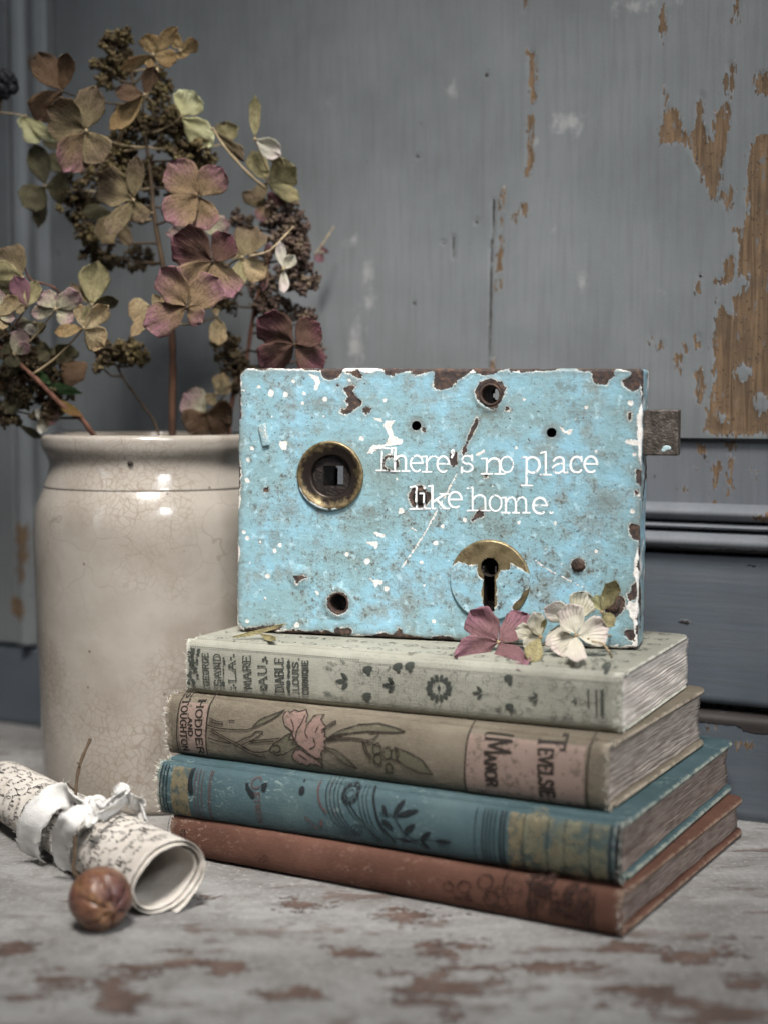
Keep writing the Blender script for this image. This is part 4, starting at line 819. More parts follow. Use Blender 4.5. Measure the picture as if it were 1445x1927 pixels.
wdots = [(la, q) for q in [(295, 230, 20), (385, 238, 16), (630, 265, 15), (222, 190, 12), (500, 232, 13), (490, 290, 12), (622, 373, 9), (150, 770, 16), (855, 512, 14), (155, 640, 12), (180, 570, 14), (765, 1225, 14), (890, 1270, 18), (1010, 1437, 16), (455, 1665, 17), (1240, 1418, 9), (1310, 1155, 16), (275, 1360, 15), (150, 1125, 14), (130, 1090, 12), (230, 1150, 10), (320, 1205, 14), (150, 1640, 12), (1100, 960, 18), (1000, 275, 12), (350, 1170, 14), (435, 158, 10), (780, 150, 10), (1220, 1275, 12), (580, 1465, 12), (1070, 760, 8), (1300, 1640, 14), (260, 1500, 8)]]
wdots += [(lb, q) for q in [(905, 1105, 12), (675, 945, 10), (595, 945, 6), (905, 540, 8), (850, 290, 10), (1095, 1420, 20), (1100, 270, 15), (35, 965, 12), (470, 945, 11), (1120, 560, 10), (160, 930, 14), (500, 245, 8), (455, 520, 9), (1110, 880, 14), (1125, 1000, 10)]]
wlines = [(lpx(la, [(1440, 730), (1380, 850), (1290, 1010), (1240, 1100), (1190, 1180), (1100, 1310)]), .0010), (lpx(lb, [(550, 1150), (650, 1220), (760, 1275), (840, 1315)]), .0008), (lpx(la, [(1160, 1060), (1190, 1080)]), .0008)]
stains = [(la, q) for q in [(900, 980, 90, 50), (1140, 1560, 60, 60), (585, 1160, 30, 32), (770, 1260, 20, 20), (400, 960, 80, 50), (1120, 1420, 40, 30), (600, 300, 120, 60), (330, 1130, 40, 60)]] + [(lb, q) for q in [(960, 830, 110, 90), (380, 1000, 70, 50), (330, 970, 40, 30), (690, 270, 60, 14), (830, 320, 100, 50), (300, 330, 120, 60), (1080, 330, 40, 60), (620, 1270, 60, 40), (720, 170, 60, 30), (900, 1000, 80, 30)]]
corner = [LP.px(*q) for q in ((445, 1187), (1198, 1222), (1209, 694), (449, 693))]     # BL BR TR TL
NX_, NZ_ = 380, 255
ga, gb = np.meshgrid(np.linspace(0, 1, NX_), np.linspace(0, 1, NZ_), indexing='ij')
bl = lambda i: (corner[0][i] * (1 - ga) + corner[1][i] * ga) * (1 - gb) + (corner[3][i] * (1 - ga) + corner[2][i] * ga) * gb
LX, LZ = bl(0), bl(1)
HW, HH = .17, .111
ea = np.minimum(ga * HW, (1 - ga) * HW); eb = np.minimum(gb * HH, (1 - gb) * HH)
rc = np.where(ga < .5, .0040, .0012)                     # corner radii: left rounded, right nearly square
incorner = (ea < rc) & (eb < rc)
dd = np.hypot(rc - ea, rc - eb); over = incorner & (dd > rc)
f_ = np.where(over, rc / np.maximum(dd, 1e-9), 1.0)
cxs = np.where(ga < .5, 1, -1); czs = np.where(gb < .5, 1, -1)
LX = LX + np.where(over, ((rc - ea) - (rc - ea) * f_) * cxs, 0); LZ = LZ + np.where(over, ((rc - eb) - (rc - eb) * f_) * czs, 0)
bd = np.where(incorner, rc - np.minimum(dd, rc), np.minimum(ea, eb))
# ragged, hand-forged edge
bn = vnoise(LX, LZ, 260, 21, 3) * .00035 * np.clip(1 - bd / .002, 0, 1)
LX = LX + bn * np.where(ea < eb, 1, 0); LZ = LZ + bn * np.where(eb <= ea, 1, 0)
rust = np.full(LX.shape, .012); white = np.full(LX.shape, .012); stain = np.full(LX.shape, .02)
for p in rustpoly: rust = np.minimum(rust, sd_poly(LX, LZ, p))
for p in whites: white = np.minimum(white, sd_poly(LX, LZ, p))
for conv, (x, y, r) in wdots: white = np.minimum(white, sd_circ(LX, LZ, LP.px(*conv(x, y)), r / 3.2 * pxm))
for pts, w in wlines: white = np.minimum(white, sd_line(LX, LZ, pts, w) + .0002)
for conv, (x, y, a_, c_) in stains:
    c = LP.px(*conv(x, y)); a_, c_ = a_ / 3.2 * pxm, c_ / 3.2 * pxm; stain = np.minimum(stain, (np.hypot((LX - c[0]) / a_, (LZ - c[1]) / c_) - 1) * min(a_, c_))
# worn rim
rust = np.minimum(rust, bd + .0002 + vnoise(LX, LZ, 75, 31, 3) * .0042); white = np.minimum(white, bd - .0004 + vnoise(LX, LZ, 90, 33, 3) * .0026)
holes = []          # (centre, radius)
def hole(u, v, r): holes.append((LP.px(u, v), r * pxm))
hole(922, 743, 17); hole(637, 1135, 17.5); hole(783, 801, 9); hole(1037, 814, 9); hole(622, 895, 47)
KX, KZ = LP.px(922, 1066); hole(922, 1066, 22)
slot0 = LP.px(905, 1150); slot1 = LP.px(937, 1066)
hs = np.full(LX.shape, 1.0)
for c, r in holes: hs = np.minimum(hs, sd_circ(LX, LZ, c, r))
hs = np.minimum(hs, np.maximum(np.abs(LX - (slot0[0] + slot1[0]) / 2) - abs(slot1[0] - slot0[0]) / 2, np.abs(LZ - (slot0[1] + slot1[1]) / 2) - abs(slot1[1] - slot0[1]) / 2))
hz = vnoise(LX, LZ, 45, 41, 3) * .00022 + vnoise(LX, LZ, 420, 43, 2) * .00004
hz -= .00034 * np.clip(.5 - rust / .0005, 0, 1) + .0001 * np.clip(.5 - white / .0006, 0, 1)
for u, v, r, hgt_ in [(735, 872, 15, .0007), (565, 1086, 20, .0009), (1087, 1063, 15, .0004), (790, 935, 22, .0003)]:
    c = LP.px(u, v); q = np.hypot(LX - c[0], LZ - c[1]) / (r * pxm); hz += hgt_ * np.clip(1.25 - q, 0, 1) ** .7
for u, v, r in [(637, 1135, 30), (922, 743, 30)]:     # raised lips round the screw holes
    c = LP.px(u, v); q = np.hypot(LX - c[0], LZ - c[1]) / (r * pxm); hz += .0006 * np.exp(-((q - .85) / .22) ** 2)
c = LP.px(637, 1135); rust = np.minimum(rust, sd_circ(LX, LZ, c, 22 * pxm)); c = LP.px(735, 872); rust = np.minimum(rust, np.abs(sd_circ(LX, LZ, c, 14 * pxm)) - 2.0 * pxm)
c = LP.px(790, 935); rr_ = np.abs(sd_circ(LX, LZ, c, 16 * pxm)) - 1.5 * pxm; hz -= .0003 * np.clip(.5 - rr_ / .0006, 0, 1)
RB = .0013
LY = -hz + np.where(bd < RB, RB - np.sqrt(np.maximum(0, RB ** 2 - (RB - bd) ** 2)), 0)
cell = .00045
near = np.abs(hs) < cell * .75
gxr, gzr = np.gradient(hs); # snap vertices close to a hole edge onto it
for c, r in holes:
    d = sd_circ(LX, LZ, c, r); m = np.abs(d) < cell * .75; ang = np.arctan2(LZ - c[1], LX - c[0])
    LX = np.where(m, c[0] + r * np.cos(ang), LX); LZ = np.where(m, c[1] + r * np.sin(ang), LZ)
inside = hs < -cell * .75
kill = inside[:-1, :-1] | inside[1:, :-1] | inside[1:, 1:] | inside[:-1, 1:]
grime = np.minimum(np.minimum(bd, np.maximum(hs, 0)), np.maximum(rust, 0) + .0012)
plate = grid_obj('front_plate', np.stack([LX, LY, LZ], -1), M_lock, lock, {'grime': grime, 'rust': rust, 'white': white, 'stain': stain}, keep=~kill, flip=True)
# side wall of the case
ring = [(i, 0) for i in range(NX_)] + [(NX_ - 1, j) for j in range(1, NZ_)] + [(i, NZ_ - 1) for i in range(NX_ - 2, -1, -1)] + [(0, j) for j in range(NZ_ - 2, -1, -1)]
ring = ring[::2] + [ring[0]]; base = np.array([[LX[i, j], LY[i, j], LZ[i, j]] for i, j in ring]); S = []
for q in np.linspace(0, 1, 14):
    r_ = base.copy(); r_[:, 1] = base[:, 1] + .00002 + (DEP - base[:, 1]) * q; S.append(r_)
S = np.array(S); sr = .0008 + vnoise(S[:, :, 0] + S[:, :, 2] * .7, S[:, :, 1], 120, 51, 3) * .0022
grid_obj('case_side', S, M_lock, lock, {'rust': sr, 'white': .0006 + vnoise(S[:, :, 0] - S[:, :, 2], S[:, :, 1], 150, 53, 3) * .002, 'stain': np.full(sr.shape, .02), 'grime': np.full(sr.shape, .004)})
# back plate with the see-through holes
bx, bz = np.meshgrid(np.linspace(0.0006, 1 - .0006, 190), np.linspace(.0006, 1 - .0006, 126), indexing='ij')
bi = lambda i: (corner[0][i] * (1 - bx) + corner[1][i] * bx) * (1 - bz) + (corner[3][i] * (1 - bx) + corner[2][i] * bx) * bz
BX, BZ = bi(0), bi(1); SQ = LP.px(624.5, 896.5); sqh = 20 * pxm
bh = np.minimum(np.minimum(sd_circ(BX, BZ, holes[0][0], 15 * pxm), sd_circ(BX, BZ, holes[1][0], 16 * pxm)), np.maximum(np.abs(BX - SQ[0]), np.abs(BZ - SQ[1])) - sqh)
ins = bh < 0; kl = ins[:-1, :-1] & ins[1:, :-1] & ins[1:, 1:] & ins[:-1, 1:]
grid_obj('back_plate', np.stack([BX, np.full(BX.shape, DEP - .0006), BZ], -1), M_rust, lock, keep=~kl)
# screw tubes
for i, r in ((0, 17), (1, 17.5)):
    c, _ = holes[i]; m = MB(); R = r * pxm
    m.lathe([(R * 1.28, .0009), (R * 1.25, -.0003), (R * 1.12, -.0007), (R * 1.0, -.0004), (R * .97, .001), (R * .95, DEP - .0004), (R * 1.05, DEP - .0002)], 40, 'y', (c[0], 0, c[1])); m.obj('screw_hole_sleeve', M_rust, lock)
# rivets
def rivet(u, v, r, h, mat, name='rivet'):
    c = LP.px(u, v); m = MB(); R = r * pxm; m.lathe([(R, .0008), (R, -h * .5), (R * .8, -h), (R * .4, -h * 1.15), (1e-5, -h * 1.2)], 24, 'y', (c[0], 0, c[1])); return m.obj(name, mat, lock)
rivet(1087, 1063, 12, .0012, M_rust); rivet(790, 935, 13, .0007, M_dark); rivet(1152, 1140, 13, .0005, M_rust)
# raised lug at the left
m = MB(); q = [LP.px(u, v) for u, v in ((487, 801), (500, 795), (509, 838), (496, 841))]
m.add([(x, y, z) for (x, z) in q for y in (-.0013, .001)], [(0, 2, 4, 6), (1, 7, 5, 3), (0, 1, 3, 2), (2, 3, 5, 4), (4, 5, 7, 6), (6, 7, 1, 0)])
lug = m.obj('lug', M_lock, lock, False, .0005)
for k, val in (('rust', .0006), ('white', .0004), ('stain', .01), ('grime', .003)):
    at = lug.data.attributes.new(k, 'FLOAT', 'POINT'); at.data.foreach_set('value', [val] * len(lug.data.vertices))
# knob escutcheon: brass ring, follower with a square hole
BRS = NB('worn_brass', .38, .5); _n = BRS.noise(220, 5, .65); _r = BRS.attr('rr')
_c = BRS.ramp(_n, [(.3, C(78, 64, 42)), (.5, C(132, 112, 74)), (.75, C(176, 156, 112))])
_dk = BRS.rng(BRS.jag(_r, (BRS.noise(150, 5, .7), .9)), .95, .75); _c = BRS.mix(_dk, _c, C(50, 40, 34))
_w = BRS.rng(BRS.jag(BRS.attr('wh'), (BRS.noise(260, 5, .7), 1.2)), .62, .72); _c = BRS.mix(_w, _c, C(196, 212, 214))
BRS.base(_c); BRS.metal(BRS.math('MULTIPLY', BRS.math('SUBTRACT', 1.0, _w), .55)); BRS.bump(_n, .4, .0004); BRS = BRS.m
RC = LP.px(622, 895); R = 67 * pxm
rp = [(R, .0006), (R, -.0008), (R * .985, -.0013), (R * .95, -.0016), (R * .90, -.0014), (R * .82, -.0007), (R * .72, -.0002), (R * .64, -.0002), (R * .60, .0002), (R * .585, .001), (R * .58, .003), (R * .56, .004)]
seg = 72; V = []; rrA = []; whA = []
for r_, h_ in rp:
    for k in range(seg):
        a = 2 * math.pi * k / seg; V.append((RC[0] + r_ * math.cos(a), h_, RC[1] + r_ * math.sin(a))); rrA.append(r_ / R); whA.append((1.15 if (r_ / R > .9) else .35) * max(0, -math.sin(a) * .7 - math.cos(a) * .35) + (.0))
Fc = [(i * seg + k, i * seg + (k + 1) % seg, (i + 1) * seg + (k + 1) % seg, (i + 1) * seg + k) for i in range(len(rp) - 1) for k in range(seg)]
kr = mesh_obj('knob_rose', V, Fc, BRS, lock, attrs={'rr': rrA, 'wh': whA})
# follower: disc with a square through-hole
m = MB(); n = 48; fy = .0022; Rf = R * .575; V = []
for k in range(n):
    a = 2 * math.pi * k / n; ca, sa = math.cos(a), math.sin(a); s_ = sqh / max(abs(ca), abs(sa))
    V += [(RC[0] + Rf * ca, fy, RC[1] + Rf * sa), (SQ[0] + s_ * ca, fy, SQ[1] + s_ * sa), (SQ[0] + s_ * ca, DEP, SQ[1] + s_ * sa)]
Fc = []
for k in range(n):
    i, j = 3 * k, 3 * ((k + 1) % n); Fc += [(i, j, j + 1, i + 1), (i + 1, j + 1, j + 2, i + 2)]
m.add(V, Fc); fo = m.obj('spindle_follower', M_dark, lock, False)
# keyhole cover plate
KC = LP.px(921, 1092); KR = 77 * pxm; NR, NA = 46, 160; KY = -.0011
rr2 = np.linspace(0, 1, NR); aa = np.linspace(0, 2 * math.pi, NA); Rg, Ag = np.meshgrid(rr2, aa, indexing='ij')
kx = KC[0] + KR * Rg * np.cos(Ag); kz = KC[1] + KR * Rg * np.sin(Ag)
khole = np.minimum(sd_circ(kx, kz, (KX, KZ), 18 * pxm), np.maximum(np.abs(kx - (slot0[0] + slot1[0]) / 2) - 11.5 * pxm, np.abs(kz - (slot0[1] + slot1[1]) / 2) - abs(slot1[1] - slot0[1]) / 2))
paint = [lpx(lb, p) for p in [[(70, 1260), (85, 1190), (130, 1165), (180, 1180), (235, 1185), (240, 1240), (270, 1265), (265, 1330), (275, 1440), (300, 1520), (240, 1530), (160, 1480), (110, 1430), (60, 1330)], [(340, 1270), (370, 1215), (420, 1210), (425, 1175), (480, 1200), (530, 1235), (560, 1260), (545, 1300), (500, 1330), (470, 1380), (435, 1420), (440, 1460), (380, 1520), (300, 1540), (330, 1440), (350, 1400), (345, 1330)]]]
kp = np.full(kx.shape, .02)
for p in paint: kp = np.minimum(kp, sd_poly(kx, kz, p))
ky = np.where(Rg > .965, KY + (Rg - .965) / .035 * .0012, KY) - .00018 * np.clip(.5 - kp / .0005, 0, 1) + vnoise(kx, kz, 150, 61, 2) * .0001
kin = khole < 0; kk = kin[:-1, :-1] & kin[1:, :-1] & kin[1:, 1:] & kin[:-1, 1:]
kw = np.abs(kp - .0001) - .0001; kw = np.where(vnoise(kx, kz, 160, 63, 2) > .1, kw, .01)
grid_obj('keyhole_cover', np.stack([kx, ky, kz], -1), M_disc, lock, {'rust': -kp, 'white': np.maximum(kw, -kp) , 'stain': np.full(kx.shape, .02), 'grime': np.full(kx.shape, .006)}, keep=~kk)
m = MB(); m.lathe([(18.5 * pxm, KY - .0001), (17 * pxm, KY + .0006), (17 * pxm, .006)], 36, 'y', (KX, 0, KZ)); m.obj('keyhole_sleeve', M_dark, lock)
m = MB(); xa_ = (slot0[0] + slot1[0]) / 2
for sx in (-1, 1): m.box(xa_ + sx * 12 * pxm - .0003, xa_ + sx * 12 * pxm + .0003, KY + .0002, .006, slot0[1], slot1[1])
m.obj('keyhole_slot_side', M_dark, lock, False)
m = MB(); m.box(KX - .012, KX + .012, .0065, .0085, KZ - .022, KZ + .012); m.obj('lever', M_dark, lock, False)
# latch bolt
BO = mat_iron('scuffed_bolt_metal', (58, 50, 44), (84, 74, 66), (122, 112, 104), .5)
q0, q1 = LP.px(1204, 771, -.009), LP.px(1277, 857, -.009)
m = MB(); m.box(q0[0] - .02, q1[0], .0045, .0145, q1[1], q0[1]); m.obj('latch_bolt', BO, lock, False, .0006)
m = MB(); m.ball((LP.px(1254, 843, -.005)[0], .0044, LP.px(1254, 843, -.005)[1]), .0011, 2, (1.6, .12, .9)); m.ball((LP.px(1248, 847, -.005)[0], .0044, LP.px(1248, 847, -.005)[1]), .0008, 2, (1.2, .12, .9))
_b = NB('pale_paint_fleck'); _b.base(C(170, 196, 200)); m.obj('paint_fleck', _b.m, lock)
# ---- hand-painted lettering
RIV = [LP.px(790, 935) + (14 * pxm, .00095)]
def hsamp(x, z):
    # plate height at a point, by inverse bilinear lookup (the plate is close to a rectangle)
    b_ = (z - corner[0][1]) / (corner[3][1] - corner[0][1]); x0 = corner[0][0] * (1 - b_) + corner[3][0] * b_; x1 = corner[1][0] * (1 - b_) + corner[2][0] * b_; a_ = (x - x0) / (x1 - x0)
    i = min(max(a_ * (NX_ - 1), 1), NX_ - 3); j = min(max(b_ * (NZ_ - 1), 1), NZ_ - 3); i0, j0 = int(i), int(j)
    y = float(LY[i0 - 1:i0 + 3, j0 - 1:j0 + 3].min())
    for rx, rz, rr, rh in RIV:
        if math.hypot(x - rx, z - rz) < rr: y = min(y, -rh)
    return y
pl_ = Print(lambda x, z: (x, hsamp(x, z) - .00010, z), .0006)
def glyph(ch):
    e = arc(.5, .5, .46, .5, 0, 305, 20)
    return {
     'T': [[(.02, 1.12), (.04, 1.42)], [(.0, 1.42), (1.0, 1.42)], [(.97, 1.12), (.97, 1.42)], [(.52, 1.42), (.5, 0)], [(.25, 0), (.78, 0)]],
     'h': [[(.0, 1.42), (.24, 1.48)], [(.24, 1.48), (.24, 0)], [(0, 0), (.46, 0)], [(.24, .7), (.4, .92), (.6, .98), (.76, .85), (.8, .6), (.8, 0)], [(.58, 0), (1.02, 0)]],
     'e': [[(.06, .52), (.96, .52)], e], 'o': [arc(.5, .5, .47, .5, 0, 360, 22)],
     'r': [[(.0, .96), (.3, .98)], [(.3, .98), (.3, 0)], [(.02, 0), (.62, 0)], [(.3, .6), (.5, .9), (.75, 1.0), (.98, .9)]],
     "'": [[(.6, 1.45), (.6, 1.25), (.2, .98)], arc(.55, 1.35, .3, .12, 0, 360, 10)],
     's': [arc(.5, .76, .38, .26, 20, 265, 10) + arc(.5, .26, .42, .26, 85, -165, 12), [(.86, 1.05), (.86, .72)], [(.1, -.05), (.1, .28)]],
     'n': [[(.0, .96), (.24, .98)], [(.24, .98), (.24, 0)], [(0, 0), (.48, 0)], [(.24, .66), (.4, .92), (.6, .98), (.76, .85), (.8, .6), (.8, 0)], [(.58, 0), (1.02, 0)]],
     'p': [[(.0, .96), (.28, .98)], [(.28, .98), (.28, -.82)], [(.0, -.82), (.6, -.82)], arc(.6, .48, .38, .5, 150, -150, 18)],
     'l': [[(.05, 1.38), (.5, 1.46)], [(.5, 1.46), (.5, 0)], [(.0, 0), (1.0, 0)]],
     'i': [[(.1, .96), (.5, .98)], [(.5, .98), (.5, 0)], [(.0, 0), (1.0, 0)], arc(.5, 1.32, .08, .05, 0, 360, 8)],
     'a': [[(.12, .78), (.3, .96), (.52, 1.0), (.72, .9), (.76, .65), (.76, .15), (.86, .02), (1.02, .05)], [(.76, .6), (.45, .58), (.16, .45), (.08, .22), (.25, .03), (.5, .02), (.76, .22)]],
     'c': [arc(.52, .5, .47, .5, 45, 318, 18), [(.88, 1.02), (.88, .7)]],
     'k': [[(.0, 1.42), (.2, 1.46)], [(.2, 1.46), (.2, 0)], [(0, 0), (.42, 0)], [(.82, .92), (.22, .42)], [(.42, .56), (.84, 0)], [(.55, .94), (1.0, .94)], [(.62, 0), (1.04, 0)]],
     'm': [[(.0, .96), (.14, .98)], [(.14, .98), (.14, 0)], [(0, 0), (.28, 0)], [(.14, .66), (.24, .9), (.36, .98), (.46, .85), (.5, .6), (.5, 0)], [(.38, 0), (.62, 0)], [(.5, .66), (.6, .9), (.72, .98), (.83, .85), (.86, .6), (.86, 0)], [(.74, 0), (1.0, 0)]],
     '.': [arc(.5, .1, .28, .06, 0, 360, 10), [(.35, .1), (.65, .1)]],
    }[ch]
XH = 95.0
rs = random.Random(2)
for ch, x0, x1, base_ in [('T', 28, 155, 210), ('h', 145, 258, 213), ('e', 262, 340, 215), ('r', 332, 430, 218), ('e', 422, 500, 219), ("'", 505, 532, 226), ('s', 565, 645, 217), ('n', 690, 830, 230), ('o', 805, 885, 221), ('p', 932, 1045, 222), ('l', 1046, 1112, 235), ('a', 1115, 1212, 225), ('c', 1224, 1305, 222), ('e', 1310, 1394, 220),
                          ('l', 258, 345, 442), ('i', 318, 378, 440), ('k', 372, 492, 440), ('e', 490, 575, 434), ('h', 605, 742, 452), ('o', 738, 815, 455), ('m', 815, 985, 465), ('e', 1000, 1090, 470), ('.', 1098, 1130, 472)]:
    for st in glyph(ch):
        st2 = st if len(st) < 3 or len(st) > 9 else smoothline(st, 4)
        pts = [LP.px(*lt(x0 + (x1 - x0) * p[0] + rs.uniform(-1, 1), base_ - XH * p[1] + rs.uniform(-1, 1))) for p in st2]
        pl_.line(pts, rs.uniform(11.0, 14.5) / 3.211 * pxm * (.82 if abs(pts[0][1] - pts[-1][1]) < .001 else 1), .08)
_b = NB('white_hand_painted_letters', .5, .4); _n = _b.noise(500, 4, .65); _b.base(_b.ramp(_n, [(.3, C(226, 232, 234)), (.6, C(246, 248, 248))])); _b.put(_b.b.inputs['Alpha'], _b.rng(_b.noise(420, 5, .7, _b.co(loc=(3, 1, 2))), .58, .68, 1.0, .2))
lt_o = pl_.build('lettering', _b.m, lock)
# ================================================================== DRIED HYDRANGEAS
def mat_petal(name, cen, edge, vein, speck=.25, trans=.42):
    b = NB(name, .75, .15)
    pt, pv = b.attr('along'), b.attr('across'); n = b.noise(260, 5, .65); n2 = b.noise(70, 4, .6)
    f = b.math('ADD', pt, b.math('MULTIPLY', b.math('SUBTRACT', n2, .5), 1.3))
    col = b.mix(b.rng(f, .30, .95), cen, edge)
    # veins fan out from the base
    v = b.math('DIVIDE', pv, b.math('ADD', pt, .22)); w = b.math('ADD', b.math('MULTIPLY', v, 11.0), b.math('MULTIPLY', b.math('SUBTRACT', n, .5), 3.2))
    s = b.math('ABSOLUTE', b.math('SINE', w)); vm = b.rng(s, .34, .05)
    col = b.mix(b.math('MULTIPLY', vm, .66), col, vein)
    col = b.mix(b.rng(b.noise(1000, 3, .6), .50, .66, 0, speck * 1.6), col, C(70, 46, 34))
    col = b.mix(b.rng(n, .40, .66, 0, min(.5, speck * 2)), col, b.mix(.5, cen, C(60, 46, 34)))
    b.base(col); b.bump(b.math('ADD', b.math('MULTIPLY', vm, .8), b.math('ADD', n, n2)), .9, .0006)
    tr = b.n.new('ShaderNodeBsdfTranslucent'); b.put(tr.inputs['Color'], col); mx = b.n.new('ShaderNodeMixShader'); mx.inputs[0].default_value = trans
    out = b.n['Material Output']; b.l.new(b.b.outputs[0], mx.inputs[1]); b.l.new(tr.outputs[0], mx.inputs[2]); b.l.new(mx.outputs[0], out.inputs['Surface'])
    return b.m
PM = {
 'olive': mat_petal('petal_olive', C(153, 134, 95), C(134, 110, 87), C(192, 174, 133)), 'brown': mat_petal('petal_brown', C(128, 97, 69), C(106, 80, 62), C(161, 130, 99)),
 'tan': mat_petal('petal_tan', C(183, 152, 99), C(168, 132, 82), C(215, 189, 140)), 'cream': mat_petal('petal_cream', C(228, 222, 163), C(240, 239, 187), C(211, 206, 134), .05),
 'mauve': mat_petal('petal_mauve', C(160, 130, 93), C(165, 110, 126), C(202, 169, 130)), 'purple': mat_petal('petal_purple', C(117, 84, 71), C(126, 73, 86), C(167, 126, 104)),
 'plum': mat_petal('petal_plum', C(164, 116, 120), C(172, 114, 134), C(198, 156, 146), .15),
 'white': mat_petal('petal_white', C(226, 218, 190), C(234, 228, 212), C(212, 202, 168), .02, .4), 'blush': mat_petal('petal_blush', C(234, 227, 206), C(234, 218, 210), C(220, 206, 190), .02, .4),
 'moss': mat_petal('petal_moss', C(117, 110, 80), C(104, 99, 71), C(143, 134, 95)), 'yellow': mat_petal('petal_yellow', C(204, 180, 133), C(192, 160, 114), C(223, 206, 163)),
 'pinkw': mat_petal('petal_pink_white', C(206, 198, 163), C(187, 141, 150), C(228, 217, 187)), 'sage': mat_petal('petal_sage', C(195, 182, 128), C(178, 165, 113), C(217, 204, 152)),
 'leaf': mat_petal('leaf_green', C(51, 84, 45), C(60, 95, 51), C(84, 117, 67)), 'ochre': mat_petal('leaf_ochre', C(151, 117, 54), C(119, 73, 47), C(183, 152, 92)),
}
def mat_stem(name, a, c):
    b = NB(name, .7, .25); n = b.noise(300, 4, .6, b.co(scale=(1, 1, .2))); b.base(b.ramp(n, [(.3, C(*a)), (.7, C(*c))])); b.bump(n, .5, .0004); return b.m
M_stem = mat_stem('brown_stem', (58, 36, 26), (92, 60, 42)); M_ped = mat_stem('pale_stalk', (140, 118, 84), (176, 154, 116)); M_twig = mat_stem('dark_twig', (60, 46, 34), (92, 72, 50)); M_red = mat_stem('reddish_stem', (84, 46, 36), (126, 82, 62))
def mat_bud(name, a, c, d):
    b = NB(name, .8, .2); r = b.noise(150, 3); b.base(b.ramp(r, [(.35, C(*a)), (.5, C(*c)), (.68, C(*d))])); b.bump(b.noise(900, 3), .5, .0003); return b.m
M_bud = mat_bud('olive_brown_buds', (66, 52, 34), (94, 78, 50), (126, 110, 66)); M_budp = mat_bud('purple_brown_buds', (66, 50, 44), (92, 72, 62), (116, 98, 76)); M_budd = mat_bud('dark_brown_buds', (50, 40, 28), (72, 58, 38), (96, 82, 52))
prs = random.Random(17)
WPROF = [(0, .08), (.08, .25), (.2, .58), (.35, .85), (.5, .98), (.62, 1.0), (.75, .95), (.86, .80), (.94, .55), (1, .16)]
WT = np.array([a for a, _ in WPROF]); WV = np.array([b for _, b in WPROF])
def petal(base, tip, width, mat, parent, name='petal', roll=None, cup=None, slender=False, curl=None):
    base, tip = Vector(base), Vector(tip); al = tip - base; L = al.length; al = al / L
    view = (Vector((0, 0, CAMH)) - base).normalized(); sd = al.cross(view).normalized(); nm = sd.cross(al).normalized()
    if nm.dot(view) < 0: nm = -nm
    roll = prs.uniform(-.5, .5) if roll is None else roll; cup = prs.uniform(-.10, .28) if cup is None else cup; curl = prs.uniform(-.12, .16) if curl is None else curl
    s2 = sd * math.cos(roll) + nm * math.sin(roll); n2 = nm * math.cos(roll) - sd * math.sin(roll)
    hw = width / 2 / max(.6, math.cos(roll)); nt, nw = 16, 13; V = []; A1 = []; A2 = []; ph = prs.uniform(0, 6)
    asym = prs.uniform(-.12, .12)
    for t in np.linspace(0, 1, nt):
        w = float(np.interp(t, WT, WV)); w = w if not slender else math.sin(math.pi * min(1, .06 + t * .9)) ** .8
        w *= 1 + .05 * math.sin(ph + t * 9) + .11 * mnoise.noise(Vector((t * 6, ph, 1)))
        for q in np.linspace(-1, 1, nw):
            tt = t - .05 * (abs(q) ** 2) * (t > .8) + asym * .12 * q * t
            p = base + al * (L * tt) + s2 * (q * hw * w) + n2 * (cup * hw * (q * q) * w + curl * L * t * t - .05 * L * math.sin(math.pi * t) + .05 * hw * math.sin(q * 5 + ph + 6 * t) + .16 * hw * t * mnoise.noise(Vector((q * 2.2 + ph * 7, t * 3.0, ph))) + .09 * hw * t * mnoise.noise(Vector((q * 5 + ph * 3, t * 7.0, ph))))
            V.append(p); A1.append(t); A2.append(q * w)
    Fc = [(i * nw + j, (i + 1) * nw + j, (i + 1) * nw + j + 1, i * nw + j + 1) for i in range(nt - 1) for j in range(nw - 1)]
    off = Vector(parent_origin(parent)); V = [v - off for v in V]
    o = mesh_obj(name, V, Fc, mat, parent, attrs={'along': A1, 'across': A2})
    so = o.modifiers.new('thickness', 'SOLIDIFY'); so.thickness = .00012; so.offset = 0
    return o
def parent_origin(o):
    p = Vector((0, 0, 0))
    while o is not None: p = p + Vector(o.location); o = o.parent
    return p
z1_ = Z(0, 0, 2.2578); z2_ = Z(0, 400, 2.2578)
